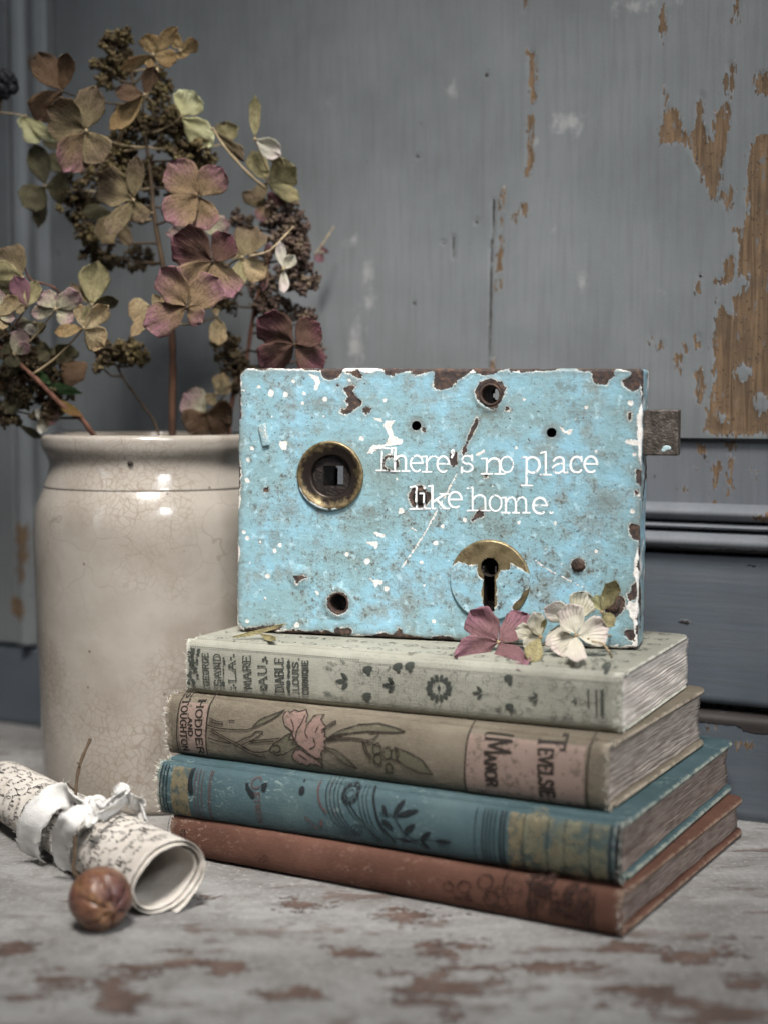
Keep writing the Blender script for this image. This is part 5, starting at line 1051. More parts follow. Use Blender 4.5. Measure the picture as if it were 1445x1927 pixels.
def floret(parent, conv, k, c, Y, col, petals, stalk=None, ground=None, cols=None, thing=None):
    """petals: (tip x, tip y, width) in zoomed pixels; Y: depth of the centre"""
    def pt(x, y, yy):
        u, v = conv(x, y); p = aty(u, v, yy)
        if ground is not None and p[2] < ground: p = onz(u, v, ground)
        return p
    ctr = pt(c[0], c[1], Y); view = Vector((0, 0, CAMH)) - Vector(ctr); view.normalize(); m = MB(); off = parent_origin(parent)
    cc = Vector(ctr) + view * .0004
    m.ball(cc - off, .0007, 2, (1, 1, 1))
    for a in range(4): m.ball(cc - off + Vector((math.cos(a * 1.57 + .5), 0, math.sin(a * 1.57 + .5))) * .0007, .0004, 1)
    if stalk is not None:
        e = Vector(stalk); s0 = Vector(ctr) - view * .0008; mid = s0 * .5 + e * .5 - view * .006 + Vector((0, 0, -.004))
        pts = [s0 * (1 - t) ** 2 + mid * (2 * t * (1 - t)) + e * t * t for t in np.linspace(0, 1, 9)]
        m.tube([p - off for p in pts], [.00035 + .0002 * t for t in np.linspace(0, 1, 9)], 6)
    fo = m.obj('floret', M_ped if col not in ('purple', 'mauve', 'brown') else M_twig, parent)
    for i, (x, y, w) in enumerate(petals):
        L = math.hypot(x - c[0], y - c[1]) / k * Y / F; dy = prs.uniform(-.25, .22) * L
        tip = pt(x, y, Y + dy); cl = (cols[i] if cols else col)
        bs = Vector(ctr) * .96 + Vector(tip) * .04 - view * .0002 * i
        petal(bs, tip, 1.12 * w / k * Y / F, PM[cl], fo)
    return fo
def bez(P, n=14):
    return [Vector(p) for p in smoothline([np.array(p) for p in P], n)]
def stem(parent, pts, r0, r1, mat, name='stem'):
    P = bez(pts, 6); off = parent_origin(parent); m = MB(); n = len(P); m.tube([p - off for p in P], [r0 + (r1 - r0) * i / (n - 1) + .00012 * math.sin(i * 1.7) for i in range(n)], 9); return m.obj(name, mat, parent)
def buds(parent, blobs, mat, axis, name='bud_cluster', seed=1):
    rs = random.Random(seed); off = parent_origin(parent); out = []
    m = MB(); tw = MB()
    for u, v, ru, rv, n, Y in blobs:
        c = Vector(aty(u, v, Y)); root = min(axis, key=lambda p: (p - c).length + max(0, p.z - c.z + .004) * 3); k = Y / F
        tw.tube([root - off, (root * .5 + c * .5) - off + Vector((0, 0, -.002)), c - off], [.0006, .0005, .0004], 6)
        # sub-clusters of small round buds on short twigs
        ns = max(6, int(n / 2.3))
        for s_ in range(ns):
            a = rs.uniform(0, 6.283); q = math.sqrt(rs.random()); sc_ = c + Vector((math.cos(a) * q * ru * k, rs.uniform(-.8, .8) * ru * k, math.sin(a) * q * rv * k))
            tw.tube([c - off, (c * .4 + sc_ * .6) - off + Vector((0, 0, -.001)), sc_ - off], [.0004, .0003, .00025], 5)
            for b_ in range(9):
                d = Vector((rs.gauss(0, 1), rs.gauss(0, 1), rs.gauss(0, 1))).normalized() * rs.uniform(.0008, .0026); p = sc_ + d
                r = rs.uniform(.0006, .00125); m.ball(p - off, r, 1, (1, 1, rs.uniform(.85, 1.15)))
                if rs.random() < .5: m.ball(p + d.normalized() * r * .9 - off, r * .35, 1)
    o = m.obj(name, mat, parent); o['kind'] = 'stuff'; t = tw.obj('twigs', M_twig, parent); t['kind'] = 'stuff'
JT = jz(816)
inj = lambda dx, dy, z: (JX + dx, JY + dy, z)
# --- tall upright head
hy = empty('dried_hydrangea', (JX + .012, JY, .02)); tag(hy, 'tall upright dried hydrangea head of olive and mauve florets in the jar', 'hydrangea', 'dried hydrangeas in the jar')
mainpx = [(325, 812, .688), (326, 700, .686), (324, 620, .684), (316, 545, .684), (302, 470, .686), (290, 400, .688), (284, 330, .69), (272, 250, .692), (255, 170, .694), (240, 100, .696)]
main = [(JX + .006, JY + .004, .022)] + [aty(*q) for q in mainpx]
stem(hy, main[:5], .0019, .0015, M_stem); stem(hy, main[4:], .0013, .0006, M_twig, 'upper_stem'); AX = bez(main[3:], 6)
buds(hy, [(224, 82, 26, 24, 60, .694), (203, 132, 26, 30, 70, .694), (236, 120, 20, 26, 50, .70), (299, 165, 24, 32, 60, .70), (300, 240, 62, 34, 150, .698), (363, 285, 50, 26, 110, .694), (283, 335, 44, 30, 90, .70), (225, 262, 26, 28, 50, .702), (150, 372, 42, 44, 70, .705), (165, 440, 20, 22, 30, .70), (240, 225, 24, 26, 50, .70), (195, 330, 36, 26, 60, .70), (185, 290, 30, 26, 50, .71), (250, 300, 34, 26, 60, .705), (330, 225, 30, 26, 50, .705), (175, 405, 30, 26, 44, .71), (250, 395, 34, 30, 50, .712), (330, 380, 26, 26, 40, .708)], M_bud, AX, seed=3)
buds(hy, [(205, 478, 46, 22, 70, .712), (265, 488, 22, 24, 36, .712), (380, 335, 34, 26, 60, .70)], M_budd, AX, 'bud_cluster', 4)
near_ax = lambda conv, c: min(AX, key=lambda p: (p - Vector(aty(*conv(*c), .69))).length)
K = 2.2578
def fl(parent, conv, c, Y, col, petals, st=True, cols=None):
    ax = AXES[parent.name]; u, v = conv(*c); q = Vector(aty(u, v, Y)); a = min(ax, key=lambda p: (p - q).length + (.03 if p.z > q.z else 0)) if st else None
    return floret(parent, conv, K, c, Y, col, petals, a, cols=cols)
AXES = {hy.name: AX}
fl(hy, z1_, (368, 555), .655, 'olive', [(200, 465, 160), (408, 362, 112), (450, 695, 128), (275, 730, 132)], cols=['olive', 'olive', 'olive', 'mauve'])
fl(hy, z1_, (265, 388), .672, 'brown', [(160, 235, 108), (298, 222, 64), (148, 508, 120)])
fl(hy, z1_, (272, 300), .69, 'cream', [(268, 232, 34)], False)
fl(hy, z1_, (652, 232), .668, 'tan', [(512, 298, 44), (625, 142, 74), (750, 115, 54), (755, 258, 66), (632, 290, 42)])
fl(hy, z1_, (768, 215), .680, 'tan', [(735, 145, 50), (846, 182, 56), (782, 250, 58)])
fl(hy, z1_, (616, 402), .664, 'olive', [(475, 555, 70), (488, 388, 62), (655, 280, 62)], cols=['tan', 'brown', 'brown'])
fl(hy, z1_, (772, 495), .684, 'cream', [(825, 388, 118), (900, 622, 100)])
fl(hy, z1_, (960, 610), .70, 'cream', [(968, 515, 92), (1040, 660, 50)], cols=['sage', 'yellow'])
fl(hy, z1_, (850, 835), .655, 'mauve', [(712, 690, 140), (948, 712, 118), (700, 945, 132), (892, 982, 106)])
fl(hy, z1_, (568, 850), .660, 'olive', [(412, 755, 148), (582, 660, 68), (612, 948, 74), (455, 1000, 74)])
fl(hy, z1_, (480, 905), .685, 'sage', [(432, 1040, 92), (556, 1050, 52), (345, 895, 60)], cols=['yellow', 'olive', 'moss'])
fl(hy, z1_, (195, 790), .700, 'moss', [(98, 880, 112), (148, 610, 84), (298, 800, 118), (160, 968, 52)])
fl(hy, z1_, (250, 640), .712, 'moss', [(200, 560, 70), (230, 730, 110)])
fl(hy, z1_, (110, 494), .695, 'cream', [(165, 612, 78), (235, 600, 48), (85, 540, 40)], False)
fl(hy, z2_, (905, 208), .645, 'mauve', [(742, 98, 165), (992, 95, 108), (992, 362, 140), (752, 340, 126)], cols=['purple', 'purple', 'mauve', 'mauve'])
fl(hy, z2_, (1030, 190), .665, 'olive', [(1088, 55, 120), (1125, 282, 92), (1000, 328, 62), (950, 150, 60)], cols=['olive', 'yellow', 'sage', 'olive'])
fl(hy, z2_, (798, 402), .638, 'mauve', [(680, 235, 128), (935, 280, 138), (610, 482, 126), (858, 470, 74)])
fl(hy, z2_, (655, 405), .668, 'yellow', [(545, 430, 100), (552, 530, 46), (690, 360, 60)])
fl(hy, z2_, (922, 438), .675, 'yellow', [(932, 566, 72), (915, 405, 30)])
fl(hy, z2_, (860, 70), .675, 'pinkw', [(700, 85, 60), (985, 55, 80), (740, 30, 70)], False)
stem(hy, [aty(*z1_(-8, 478), .70), aty(*z1_(60, 484), .697), aty(*z1_(112, 496), .696)], .0004, .0004, M_ped, 'pedicel')
stem(hy, [aty(*z1_(672, 288), .668), aty(*z1_(640, 380), .668), aty(*z1_(540, 520), .676), aty(*z1_(500, 620), .690)], .0006, .0008, M_ped, 'pedicel')
stem(hy, [aty(*z1_(618, 402), .668), aty(*z1_(648, 440), .678), aty(*z1_(648, 515), .69)], .0004, .0005, M_ped, 'pedicel')
stem(hy, [aty(*z1_(905, 545), .676), aty(*z1_(960, 630), .674), aty(*z1_(1060, 740), .674), aty(*z1_(1130, 800), .678)], .0005, .0007, M_ped, 'pedicel')
fl(hy, z1_, (905, 548), .676, 'olive', [(1030, 690, 44)], False)
# --- right head, leaning behind the lock
hr = empty('dried_hydrangea', (JX + .025, JY, .02)); tag(hr, 'right-hand dried hydrangea head with dark plum floret above the lock', 'hydrangea', 'dried hydrangeas in the jar')
rp_ = [(JX + .03, JY + .008, .022), inj(.034, .01, JT), aty(462, 690, .70), aty(476, 600, .698), aty(490, 540, .696), aty(520, 450, .694), aty(540, 390, .694)]
stem(hr, rp_, .0013, .0006, M_red); AXES[hr.name] = bez(rp_[2:], 6)
buds(hr, [(535, 408, 42, 34, 90, .695), (553, 445, 28, 44, 80, .692), (545, 470, 38, 46, 100, .690), (562, 522, 34, 32, 80, .690), (500, 550, 28, 46, 80, .696), (582, 600, 16, 24, 30, .690), (600, 668, 8, 16, 14, .688), (530, 590, 30, 30, 50, .70), (480, 480, 24, 36, 40, .70), (450, 410, 20, 22, 30, .70)], M_budp, AXES[hr.name], seed=8)
buds(hr, [(425, 560, 36, 30, 60, .70), (430, 668, 34, 40, 60, .705), (445, 705, 40, 26, 50, .70), (415, 510, 16, 20, 22, .70)], M_budd, AXES[hr.name], 'bud_cluster', 9)
fl(hr, z1_, (1085, 590), .675, 'pinkw', [(1084, 408, 46), (1198, 660, 74), (1210, 722, 40)], cols=['sage', 'blush', 'sage'])
fl(hr, z1_, (1140, 772), .685, 'sage', [(1068, 640, 78), (1262, 712, 116), (1080, 850, 50), (1275, 852, 56)], cols=['sage', 'sage', 'olive', 'sage'])
fl(hr, z1_, (1150, 880), .688, 'purple', [(1090, 930, 60), (1190, 830, 70), (1030, 820, 60)], cols=['mauve', 'purple', 'olive'])
fl(hr, z2_, (1252, 560), .650, 'purple', [(1098, 445, 138), (1362, 470, 118), (1108, 665, 128), (1378, 670, 118)])
fl(hr, z2_, (1205, 240), .662, 'white', [(1188, 122, 40), (1255, 182, 46), (1206, 345, 38)], cols=['blush', 'white', 'blush'])
fl(hr, z2_, (1130, 200), .668, 'mauve', [(1120, 335, 34), (1150, 130, 30)])
stem(hr, [aty(*z2_(1060, 186), .664), aty(*z2_(1128, 170), .664), aty(*z2_(1160, 150), .666), aty(*z2_(1250, 58), .676)], .00045, .0004, M_ped, 'pedicel')
fl(hr, z2_, (1370, 170), .72, 'plum', [(1350, 210, 40), (1385, 150, 40)], False)
stem(hr, [aty(*z2_(1340, 180), .715), aty(*z2_(1380, 120), .716), aty(*z2_(1420, 62), .718)], .0004, .0004, M_ped, 'pedicel')
fl(hr, z2_, (880, 850), .694, 'mauve', [(780, 770, 118), (985, 900, 150), (800, 935, 130)], cols=['pinkw', 'brown', 'brown'])
fl(hr, z2_, (920, 770), .690, 'yellow', [(950, 680, 64), (880, 810, 50), (985, 740, 40)])
# --- thin sprig with one bud head
hs_ = empty('dried_hydrangea', (JX, JY, .02)); tag(hs_, 'thin hydrangea sprig with small bud head, left of the thick main stem', 'hydrangea', 'dried hydrangeas in the jar')
sp = [(JX + .014, JY + .004, .10), aty(301, 826, .692), aty(270, 765, .690), aty(235, 715, .688), aty(222, 690, .687)]
stem(hs_, sp, .0007, .0005, M_twig); AXES[hs_.name] = bez(sp[2:], 5)
buds(hs_, [(210, 662, 34, 20, 64, .686), (262, 672, 24, 18, 40, .684), (190, 690, 12, 12, 14, .684), (240, 655, 22, 16, 36, .688)], M_bud, AXES[hs_.name], seed=12)
# --- drooping left head
hl_ = empty('dried_hydrangea', (JX - .02, JY, .02)); tag(hl_, 'drooping dried hydrangea head leaning out of the jar to the left', 'hydrangea', 'dried hydrangeas in the jar')
lp_ = [(JX - .01, JY - .006, .024), (JX - .019, JY - .016, JT - .022), aty(168, 806, .666), aty(120, 765, .664), aty(60, 705, .66), aty(0, 655, .655), aty(-70, 600, .65)]
stem(hl_, lp_, .0012, .0010, M_red); AXES[hl_.name] = bez(lp_[2:], 6)
buds(hl_, [(40, 700, 60, 40, 110, .672), (85, 755, 46, 34, 80, .676), (20, 770, 40, 30, 60, .68), (30, 640, 46, 30, 70, .672), (110, 700, 34, 28, 50, .68)], M_budd, AXES[hl_.name], seed=15)
fl(hl_, z2_, (238, 410), .650, 'pinkw', [(170, 332, 76), (342, 342, 84), (132, 432, 56), (310, 468, 68), (262, 345, 40)])
fl(hl_, z2_, (358, 490), .645, 'yellow', [(345, 388, 62), (462, 392, 70), (232, 508, 50), (448, 570, 100), (378, 392, 34)], cols=['yellow', 'yellow', 'tan', 'yellow', 'sage'])
fl(hl_, z2_, (115, 402), .648, 'mauve', [(70, 270, 74), (160, 290, 62), (60, 412, 44)], cols=['plum', 'sage', 'yellow'])
fl(hl_, z2_, (-4, 440), .640, 'yellow', [(78, 355, 62), (-10, 320, 60), (66, 448, 40), (10, 500, 50)], cols=['yellow', 'pinkw', 'pinkw', 'yellow'])
fl(hl_, z2_, (98, 275), .655, 'sage', [(0, 152, 140), (-50, 230, 80)], False, cols=['olive', 'sage'])
fl(hl_, z2_, (392, 392), .668, 'sage', [(412, 208, 116), (508, 365, 52), (300, 300, 40)], False, cols=['sage', 'moss', 'olive'])
fl(hl_, z2_, (60, 600), .655, 'pinkw', [(100, 500, 70), (20, 560, 60), (130, 560, 50), (50, 660, 60)], cols=['pinkw', 'moss', 'pinkw', 'moss'])
fl(hl_, z2_, (150, 470), .66, 'pinkw', [(130, 520, 60), (185, 512, 60), (60, 480, 50)], cols=['blush', 'sage', 'pinkw'])
fl(hl_, z2_, (260, 640), .675, 'brown', [(360, 710, 110), (190, 600, 80), (300, 560, 90)], False, cols=['brown', 'moss', 'moss'])
fl(hl_, z2_, (190, 850), .672, 'pinkw', [(250, 880, 70), (150, 860, 44), (180, 940, 46), (260, 800, 60)], False, cols=['mauve', 'white', 'white', 'mauve'])
fl(hl_, z2_, (80, 900), .69, 'sage', [(0, 800, 60), (180, 960, 30)], False, cols=['moss', 'moss'])
fl(hl_, z2_, (40, 760), .675, 'moss', [(-40, 720, 90), (120, 800, 90), (60, 860, 80), (0, 680, 70)], False, cols=['moss', 'brown', 'moss', 'brown'])
fl(hl_, z2_, (140, 600), .672, 'brown', [(60, 640, 90), (220, 590, 80), (160, 690, 80)], False, cols=['brown', 'moss', 'mauve'])
fl(hl_, z2_, (20, 620), .668, 'mauve', [(-50, 560, 90), (60, 700, 80)], False, cols=['purple', 'moss'])
fl(hl_, z2_, (60, 340), .668, 'moss', [(-20, 290, 90), (140, 340, 70)], False, cols=['moss', 'olive'])
petal(aty(*z2_(110, 655), .668), aty(*z2_(225, 730), .662), 46 / K * .66 / F, PM['leaf'], hl_, 'leaf', slender=True)
petal(aty(*z2_(180, 735), .668), aty(*z2_(350, 768), .660), 44 / K * .66 / F, PM['leaf'], hl_, 'leaf', slender=True)
petal(aty(*z2_(235, 790), .666), aty(*z2_(358, 872), .660), 40 / K * .66 / F, PM['ochre'], hl_, 'leaf', slender=True)
stem(hl_, [aty(*z2_(100, 220), .66), aty(*z2_(135, 285), .66), aty(*z2_(230, 318), .66), aty(*z2_(300, 400), .668)], .0004, .0005, M_red, 'pedicel')
# --- dark seed head at the left edge
sh_ = empty('dried_seed_head', aty(-10, 260, .70)); tag(sh_, 'black wrinkled dried seed head at the upper left edge', 'seed head')
off = parent_origin(sh_); m = MB(); c = Vector(aty(6, 160, .70)); rs = random.Random(4)
for i in range(46):
    d = Vector((rs.gauss(0, 1), rs.gauss(0, 1), rs.gauss(0, 1))).normalized(); m.ball(c + d * .0056 - off, rs.uniform(.0014, .0024), 2)
m.ball(c - off, .0056, 3)
_b = NB('black_dried_husk', .6); _b.base(_b.ramp(_b.noise(400, 4), [(.4, C(22, 22, 26)), (.7, C(46, 44, 50))])); m.obj('husk', _b.m, sh_)
m = MB(); m.tube([c - off, Vector(aty(-4, 215, .70)) - off, Vector((0, 0, 0)), Vector(aty(-40, 420, .70)) - off], [.0012, .0010, .0008, .0008], 7); m.obj('stalk', M_twig, sh_)

# ================================================================== LOOSE FLORETS ON THE TOP BOOK
G = ZTOP + .0012
def loose(name, label, conv, k, c, Y, col, petals, cols=None, bits=()):
    u, v = conv(*c); ctr = aty(u, v, Y)
    if ctr[2] < G: ctr = onz(u, v, G)
    e = empty(name, (ctr[0], ctr[1], ZTOP)); tag(e, label, 'flower', 'loose hydrangea florets on the top book')
    floret(e, conv, k, c, float(ctr[1]), col, petals, None, G, cols); return e
KB = 3.01
lo1 = loose('hydrangea_floret', 'loose plum-purple hydrangea floret lying before the keyhole', lb, KB, (352, 1622), .575, 'plum', [(190, 1440, 178), (528, 1462, 150), (128, 1695, 138), (462, 1738, 158)])
# dew drops on the plum floret
lo3 = loose('hydrangea_floret', 'small loose cream floret between the plum and the white floret', lb, KB, (592, 1592), .566, 'white', [(540, 1446, 92), (446, 1548, 92), (492, 1644, 66), (618, 1480, 28), (535, 1722, 92)], cols=['white', 'white', 'white', 'sage', 'sage'])
lo2 = loose('hydrangea_floret', 'large loose white-pink hydrangea floret leaning on the lock', lb, KB, (792, 1582), .560, 'blush', [(742, 1400, 142), (975, 1545, 150), (655, 1668, 136), (792, 1748, 106)])
off2 = parent_origin(lo2); 
lo4 = loose('hydrangea_floret', 'loose white floret tucked behind the large white-pink one', lb, KB, (800, 1490), .571, 'blush', [(850, 1332, 150), (604, 1420, 112), (612, 1640, 86)], cols=['white', 'blush', 'blush'])
lo5 = loose('hydrangea_floret', 'loose olive-cream floret at the right, before the lock corner', lb, KB, (938, 1452), .566, 'sage', [(1018, 1262, 88), (1008, 1530, 74), (905, 1350, 60)], cols=['sage', 'sage', 'cream'])
m = MB(); o_ = parent_origin(lo2)
for P_ in ([(860, 1600), (940, 1590), (1020, 1578)], [(880, 1615), (940, 1630), (975, 1670), (995, 1708)]):
    q = [Vector(onz(*lb(*p), G + h)) - o_ for p, h in zip(P_, (.006, .005, .004, .0003))]; q = [Vector(x) for x in smoothline([np.array(x) for x in q], 5)]
    m.tube(q, .00042, 6)
m.obj('stalk', M_ped, lo2)
dp = empty('dried_petal', onz(*la(230, 1725), ZTOP)); tag(dp, 'curled dry beige petals under the lower left corner of the lock', 'petal')
petal(onz(*la(60, 1738), G), onz(*la(395, 1668), G + .004), 26 / 3.284 * .00022, PM['sage'], dp, 'petal', .4, .6, True); petal(onz(*la(230, 1718), G + .001), onz(*la(345, 1768), G), 40 / 3.284 * .00022, PM['sage'], dp, 'petal', .3, .4, False)

# ================================================================== ROLLED LETTER, RIBBON, SEED POD
RS = .0128
SA = Vector(onz(2, 1482, RS)); SB = Vector(onz(314, 1653, RS)); sax = (SB - SA); SL = sax.length; sax = sax.normalized(); sside = sax.cross(Vector((0, 0, 1))).normalized()
sc = empty('rolled_letter', (SA.x, SA.y, 0)); tag(sc, 'rolled sheet of handwritten paper lying before the jar', 'letter')
TH0, TURNS = math.radians(-100), 2.35
def spos(s, th, lift=0.0):
    """s: metres along the roll from its far end; th: unrolled angle from the outer edge"""
    q = s / SL; r = RS * (1.0 - .085 * th / 6.283) * (1 + .05 * q * q + .02 * math.sin(th * 1.0 + 6 * q) + .008 * math.sin(q * 17 + th * 2) + .13 * q * math.cos(2 * (TH0 - th - 2.36))) + lift
    if th < .5: r += (.5 - th) * .0016
    a = TH0 - th; p = SA + sax * s + sside * (math.cos(a) * r * 1.05) + Vector((0, 0, 1)) * (math.sin(a) * r * .97)
    p.z = max(p.z, .0006 + lift); return p - Vector((SA.x, SA.y, 0))
NT, NS = 170, 70; P = np.zeros((NT, NS, 3)); rs = random.Random(6)
for i in range(NT):
    th = TURNS * 6.283 * i / (NT - 1); e0 = .0022 * math.sin(th * .9) + .0006 * math.sin(th * 5); e1 = .0020 * math.sin(th * .8 + 1) + .0003 * math.sin(th * 5) + .00015 * math.sin(th * 17)
    for j in range(NS):
        P[i, j] = spos(e0 + (SL + e1 - e0) * j / (NS - 1), th)
def mat_paper():
    b = NB('aged_letter_paper', .85, .15); n = b.noise(45, 5, .6); n2 = b.noise(300, 5, .6)
    col = b.ramp(n, [(.3, C(186, 177, 165)), (.55, C(208, 200, 189)), (.75, C(194, 183, 168))]); col = b.mix(b.rng(n2, .5, .75, 0, .3), col, C(196, 182, 162)); b.base(col)
    b.bump(b.math('ADD', b.noise(90, 4, .6), b.math('MULTIPLY', n2, .3)), .5, .0012); return b.m
so_ = grid_obj('sheet', P, mat_paper(), sc); md = so_.modifiers.new('thickness', 'SOLIDIFY'); md.thickness = .00018; md.offset = 0
pw_ = Print(lambda s, t: spos(s, t / RS, .00034), .0005)
rs = random.Random(21)
def scribble(s0, t0, t1, size, inner=False):
    t = t0; dirn = 1 if t1 > t0 else -1
    while abs(t - t0) < abs(t1 - t0):
        n = rs.randint(2, 7); pts = []; x = 0.0
        for k in range(n):
            amp = size * rs.choice((.9, 1.0, 1.2, 1.3, 2.4, 2.8)) * (1 if rs.random() < .8 else -1); w = size * rs.uniform(.7, 1.2)
            lp = rs.choice((.15, .45, .6, .3))
            for q in range(10):
                f = q / 10; pts.append((s0 + amp * .5 * (1 - math.cos(6.283 * f)) * 1.1 + rs.uniform(-.00008, .00008), x + w * (f + lp * math.sin(6.283 * f) + .25 * (1 - math.cos(6.283 * f)) * .5)))
            x += w
        pw_.line([(a + b * .10, (t + dirn * b / RS) * RS) for a, b in pts], rs.uniform(.00020, .00034), .4)
        t += dirn * (x / RS + rs.uniform(.06, .14))
sl = .006
while sl < SL - .006:
    scribble(sl, 5.9 - rs.uniform(0, .25), 2.0, .0017); sl += rs.uniform(.0060, .0070)
_b = NB('iron_gall_ink', .6); _b.base(C(46, 38, 33)); _b.put(_b.b.inputs['Alpha'], _b.rng(_b.noise(300, 4, .6), .5, .75, 1.0, .45))
pw_.build('handwriting', _b.m, sc)
# ribbon
zs6 = Z(0, 1360, 3.44)
rb = empty('torn_ribbon', (SA + sax * SL * .5)[:2] + (0,)); tag(rb, 'frayed white cloth ribbon tied round the rolled letter', 'ribbon')
def mat_rib():
    b = NB('white_cotton_ribbon', .9, .1); n = b.noise(160, 5, .6); b.base(b.ramp(n, [(.3, C(198, 195, 189)), (.6, C(216, 213, 208))])); b.bump(b.math('ADD', b.noise(1300, 2), b.math('MULTIPLY', n, .6)), .35, .0005); return b.m
M_rib = mat_rib()
def hitcyl(u, v, R):
    o = Vector((0, 0, CAMH)); d = Vector(ray(u, v)); w = o - SA; dp_ = d - sax * d.dot(sax); wp = w - sax * w.dot(sax)
    A_, B_, C_ = dp_.dot(dp_), 2 * dp_.dot(wp), wp.dot(wp) - R * R; D_ = B_ * B_ - 4 * A_ * C_
    return None if D_ < 0 else o + d * ((-B_ - math.sqrt(D_)) / (2 * A_))
def strip(name, pts, width, zz, wdir=None, wave=.0006, seed=0, twist=None, R=1.16):
    C_ = []
    for (x, y), z_ in zip(pts, zz):
        u, v = zs6(x, y); p = Vector(onz(u, v, z_)); h = hitcyl(u, v, RS * R)
        if h is not None and (h - Vector((0, 0, CAMH))).length < (p - Vector((0, 0, CAMH))).length: p = h
        C_.append(np.array(p))
    cl = [Vector(q) for q in smoothline(C_, 7)]; n = len(cl); nw = 9; V = np.zeros((n, nw, 3)); o_ = parent_origin(rb); wd = Vector(wdir) if wdir else sax; rs_ = random.Random(seed)
    for i, p in enumerate(cl):
        t = (cl[min(i + 1, n - 1)] - cl[max(i - 1, 0)]).normalized(); w = (wd - t * wd.dot(t)).normalized(); nn = t.cross(w)
        q = i / (n - 1); ww = width * (1 - .45 * (abs(2 * q - 1) ** 6)) * (1 + .06 * math.sin(i * .8 + seed))
        for j in range(nw):
            f = j / (nw - 1) - .5
            V[i, j] = p + w * (f * ww + (rs_.uniform(-.0003, .0003) if j in (0, nw - 1) else 0)) + nn * (wave * math.sin(f * 7 + i * .25 + seed) + .0003 * mnoise.noise(Vector((i * .25, f * 3, seed))) + .0008 * (f * 2) ** 2) - o_
    V[:, :, 2] = np.maximum(V[:, :, 2], .0007)
    o = grid_obj(name, V, M_rib, rb); md = o.modifiers.new('thickness', 'SOLIDIFY'); md.thickness = .00028; md.offset = 0
    th = MB()
    for i in range(0, n, 1):
        for j in (0, nw - 1):
            for _ in range(2):
                b_ = Vector(V[i, j]); d = Vector((rs_.gauss(0, 1), rs_.gauss(0, 1), rs_.gauss(0, 1))).normalized() * rs_.uniform(.0005, .0024); e_ = b_ + d; e_.z = max(e_.z, .0005); th.tube([b_, b_ * .5 + e_ * .5 + Vector((0, 0, .0001)), e_], [.00008, .00006, .00003], 4)
    return o, th
TH = MB()
def addth(t): TH.add(t.v, t.f)
for nm, pts, w, zz, kw in [
    ('band', [(590, 530), (500, 480), (390, 480), (290, 540), (215, 640), (190, 740), (205, 830), (275, 885)], .0108, [.0285, .029, .0282, .0255, .0195, .0125, .006, .0016], dict(seed=1, wdir=(1, -.35, -.45), wave=.0003)),
    ('band', [(600, 575), (530, 590), (460, 640), (415, 715), (400, 800), (412, 880), (448, 955)], .0084, [.0285, .0282, .0265, .021, .0145, .0075, .0016], dict(seed=2, R=1.2, wave=.0003, wdir=(1, -.35, -.35))),
    ('loop', [(650, 560), (715, 500), (790, 462), (860, 500), (915, 560), (948, 632)], .0062, [.030, .0322, .0328, .0305, .026, .0200], dict(seed=3, wdir=(.3, -.5, .8))),
    ('tail', [(640, 590), (700, 565), (770, 530), (820, 480), (790, 440), (740, 450)], .0058, [.030, .0305, .031, .0322, .0335, .0335], dict(seed=4, wdir=(.2, -.4, .9))),
    ('tail', [(615, 600), (600, 625), (605, 660)], .0052, [.0295, .0285, .0275], dict(seed=5))]:
    o, t = strip(nm, pts, w, zz, **kw); addth(t)
o = TH.obj('frayed_edge', M_rib, rb); o['kind'] = 'stuff'
m = MB(); kc = Vector(onz(*zs6(625, 535), .0298)) - parent_origin(rb)
for i, (dx, dy, dz, R, tilt) in enumerate([(-.001, 0, 0, .0030, .5), (.0012, -.0006, .0002, .0028, 1.1), (0, -.0008, -.0012, .0026, 2.0), (.0005, .0006, .0010, .0024, .1)]):
    c_ = kc + Vector((dx, dy, dz)); rot = Matrix.Rotation(tilt, 3, 'Y') @ Matrix.Rotation(.6 + i * .5, 3, 'X')
    m.tube([c_ + rot @ Vector((math.cos(a) * R, math.sin(a) * R * .8, .0003 * math.sin(3 * a))) for a in np.linspace(0, 6.4, 26)], .00125, 9)
m.obj('knot', M_rib, rb)
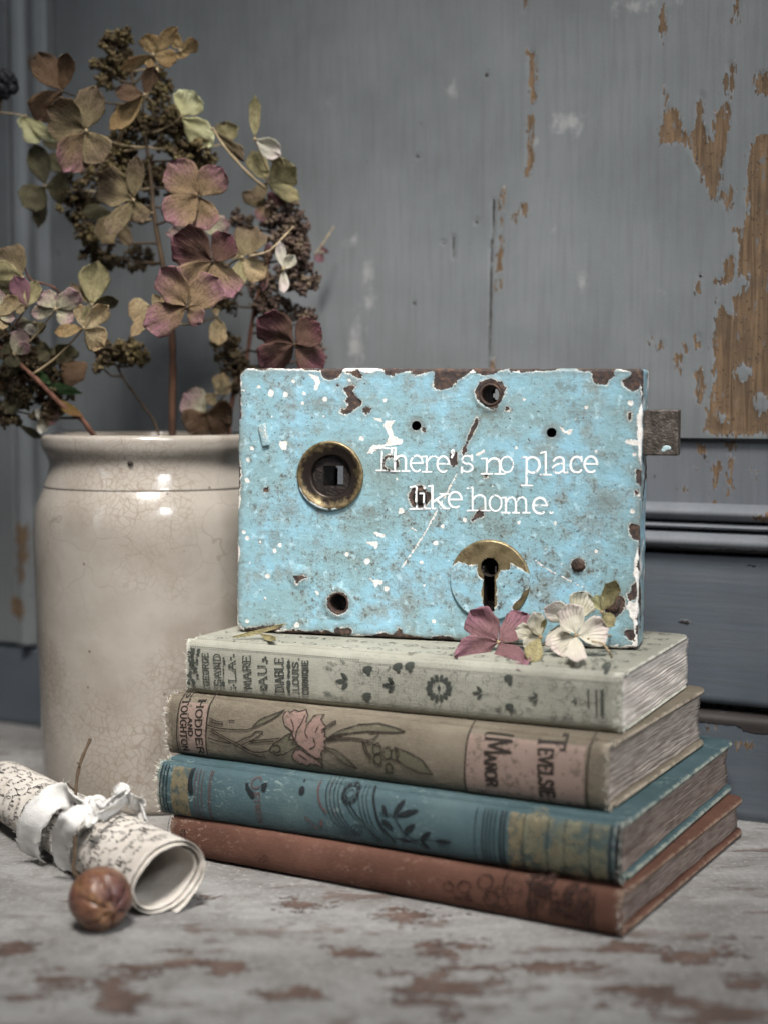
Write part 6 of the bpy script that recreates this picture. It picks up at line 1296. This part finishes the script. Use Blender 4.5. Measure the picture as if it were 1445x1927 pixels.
# seed pod
PR_ = .0108; pc = Vector(onz(190, 1690, PR_)); pc.z = PR_ * .985
pod = empty('seed_pod', (pc.x, pc.y, 0)); tag(pod, 'round brown dried seed pod on a twig, lying before the rolled letter', 'seed pod')
pa = Vector((.58, -.80, -.14)).normalized(); px_ = pa.orthogonal().normalized(); py_ = pa.cross(px_); NPh, NPt = 96, 56; V = np.zeros((NPt, NPh + 1, 3)); cre = np.zeros((NPt, NPh + 1))
for i in range(NPt):
    t = math.pi * i / (NPt - 1)
    for j in range(NPh + 1):
        f = 2 * math.pi * j / NPh; k = abs(math.sin(3 * f + .3)); fade = max(0, 1 - t / 1.25) ** .7
        crease = max(0, 1 - k / .34) * fade; lob = .035 * (k - .5) * max(0, 1 - abs(t - .9) / 1.4)
        r = PR_ * (1 + lob - .17 * crease * min(1, t / .35) + .05 * math.exp(-(t / .12) ** 2) - .12 * math.exp(-((t - .30) / .13) ** 2) * (1 - .5 * k) + .012 * math.sin(5 * f + 3 * t) + .03 * mnoise.noise(Vector((math.sin(t) * math.cos(f) * 2, math.sin(t) * math.sin(f) * 2, math.cos(t) * 2))) + .10 * math.exp(-((math.pi - t) / .5) ** 2)); z_ = math.cos(t) * r * (.95 if t < 1.57 else 1.0)
        V[i, j] = pa * z_ + px_ * (math.sin(t) * math.cos(f) * r) + py_ * (math.sin(t) * math.sin(f) * r) + Vector((0, 0, pc.z)); cre[i, j] = crease
_b = NB('brown_maroon_pod_skin', .34, .5); _n = _b.noise(120, 5, .6); _c = _b.ramp(_n, [(.3, C(92, 54, 44)), (.5, C(128, 82, 56)), (.7, C(156, 112, 70))]); _c = _b.mix(_b.rng(_b.noise(60, 3, .5, _b.co(loc=(3, 2, 0))), .45, .62, 0, .75), _c, C(90, 48, 50)); _c = _b.mix(_b.math('MULTIPLY', _b.attr('crease'), .6), _c, C(60, 32, 26)); _b.base(_c); _c = _b.mix(_b.rng(_b.noise(420, 4, .7, _b.co(loc=(1, 1, 9))), .52, .66, 0, .6), _c, C(52, 34, 28)); _b.base(_c); _b.bump(_b.math('ADD', _b.noise(500, 4), _b.math('MULTIPLY', _b.noise(130, 4), 2.0)), .6, .0008)
po = grid_obj('pod', V, _b.m, pod, {'crease': cre})
sp_ = [pc - pa * PR_ * .95, Vector(aty(*zs6(480, 960), .514)), Vector(aty(*zs6(488, 860), .524)), Vector(aty(*zs6(490, 760), .535)), Vector(aty(*zs6(494, 620), .562)), Vector(aty(*zs6(492, 450), .568)), Vector(aty(*zs6(520, 270), .574)), Vector(aty(*zs6(588, 105), .580))]
stem(pod, sp_, .00075, .00062, M_twig, 'twig'); m = MB(); o_ = parent_origin(pod); rs = random.Random(9)
for i in range(16):
    b_ = pc - pa * PR_ * .93 + Vector((rs.uniform(-1, 1), rs.uniform(-.5, .5), rs.uniform(-.3, 1))) * .002; d = (Vector((rs.uniform(-.8, .8), rs.uniform(.2, .9), rs.uniform(.2, 1)))).normalized() * rs.uniform(.002, .0055)
    m.tube([b_ - o_, b_ + d * .5 - o_ + Vector((0, 0, .0008)), b_ + d - o_], [.00022, .00018, .00006], 5)
for (a, d) in ((zs6(520, 270), (-.0012, 0, .0008)), (zs6(492, 450), (-.0035, .001, .0035))):
    b_ = Vector(aty(*a, .572)) - o_; m.tube([b_, b_ + Vector(d)], [.0005, .00025], 6)
m.obj('calyx_wisps', M_twig, pod)
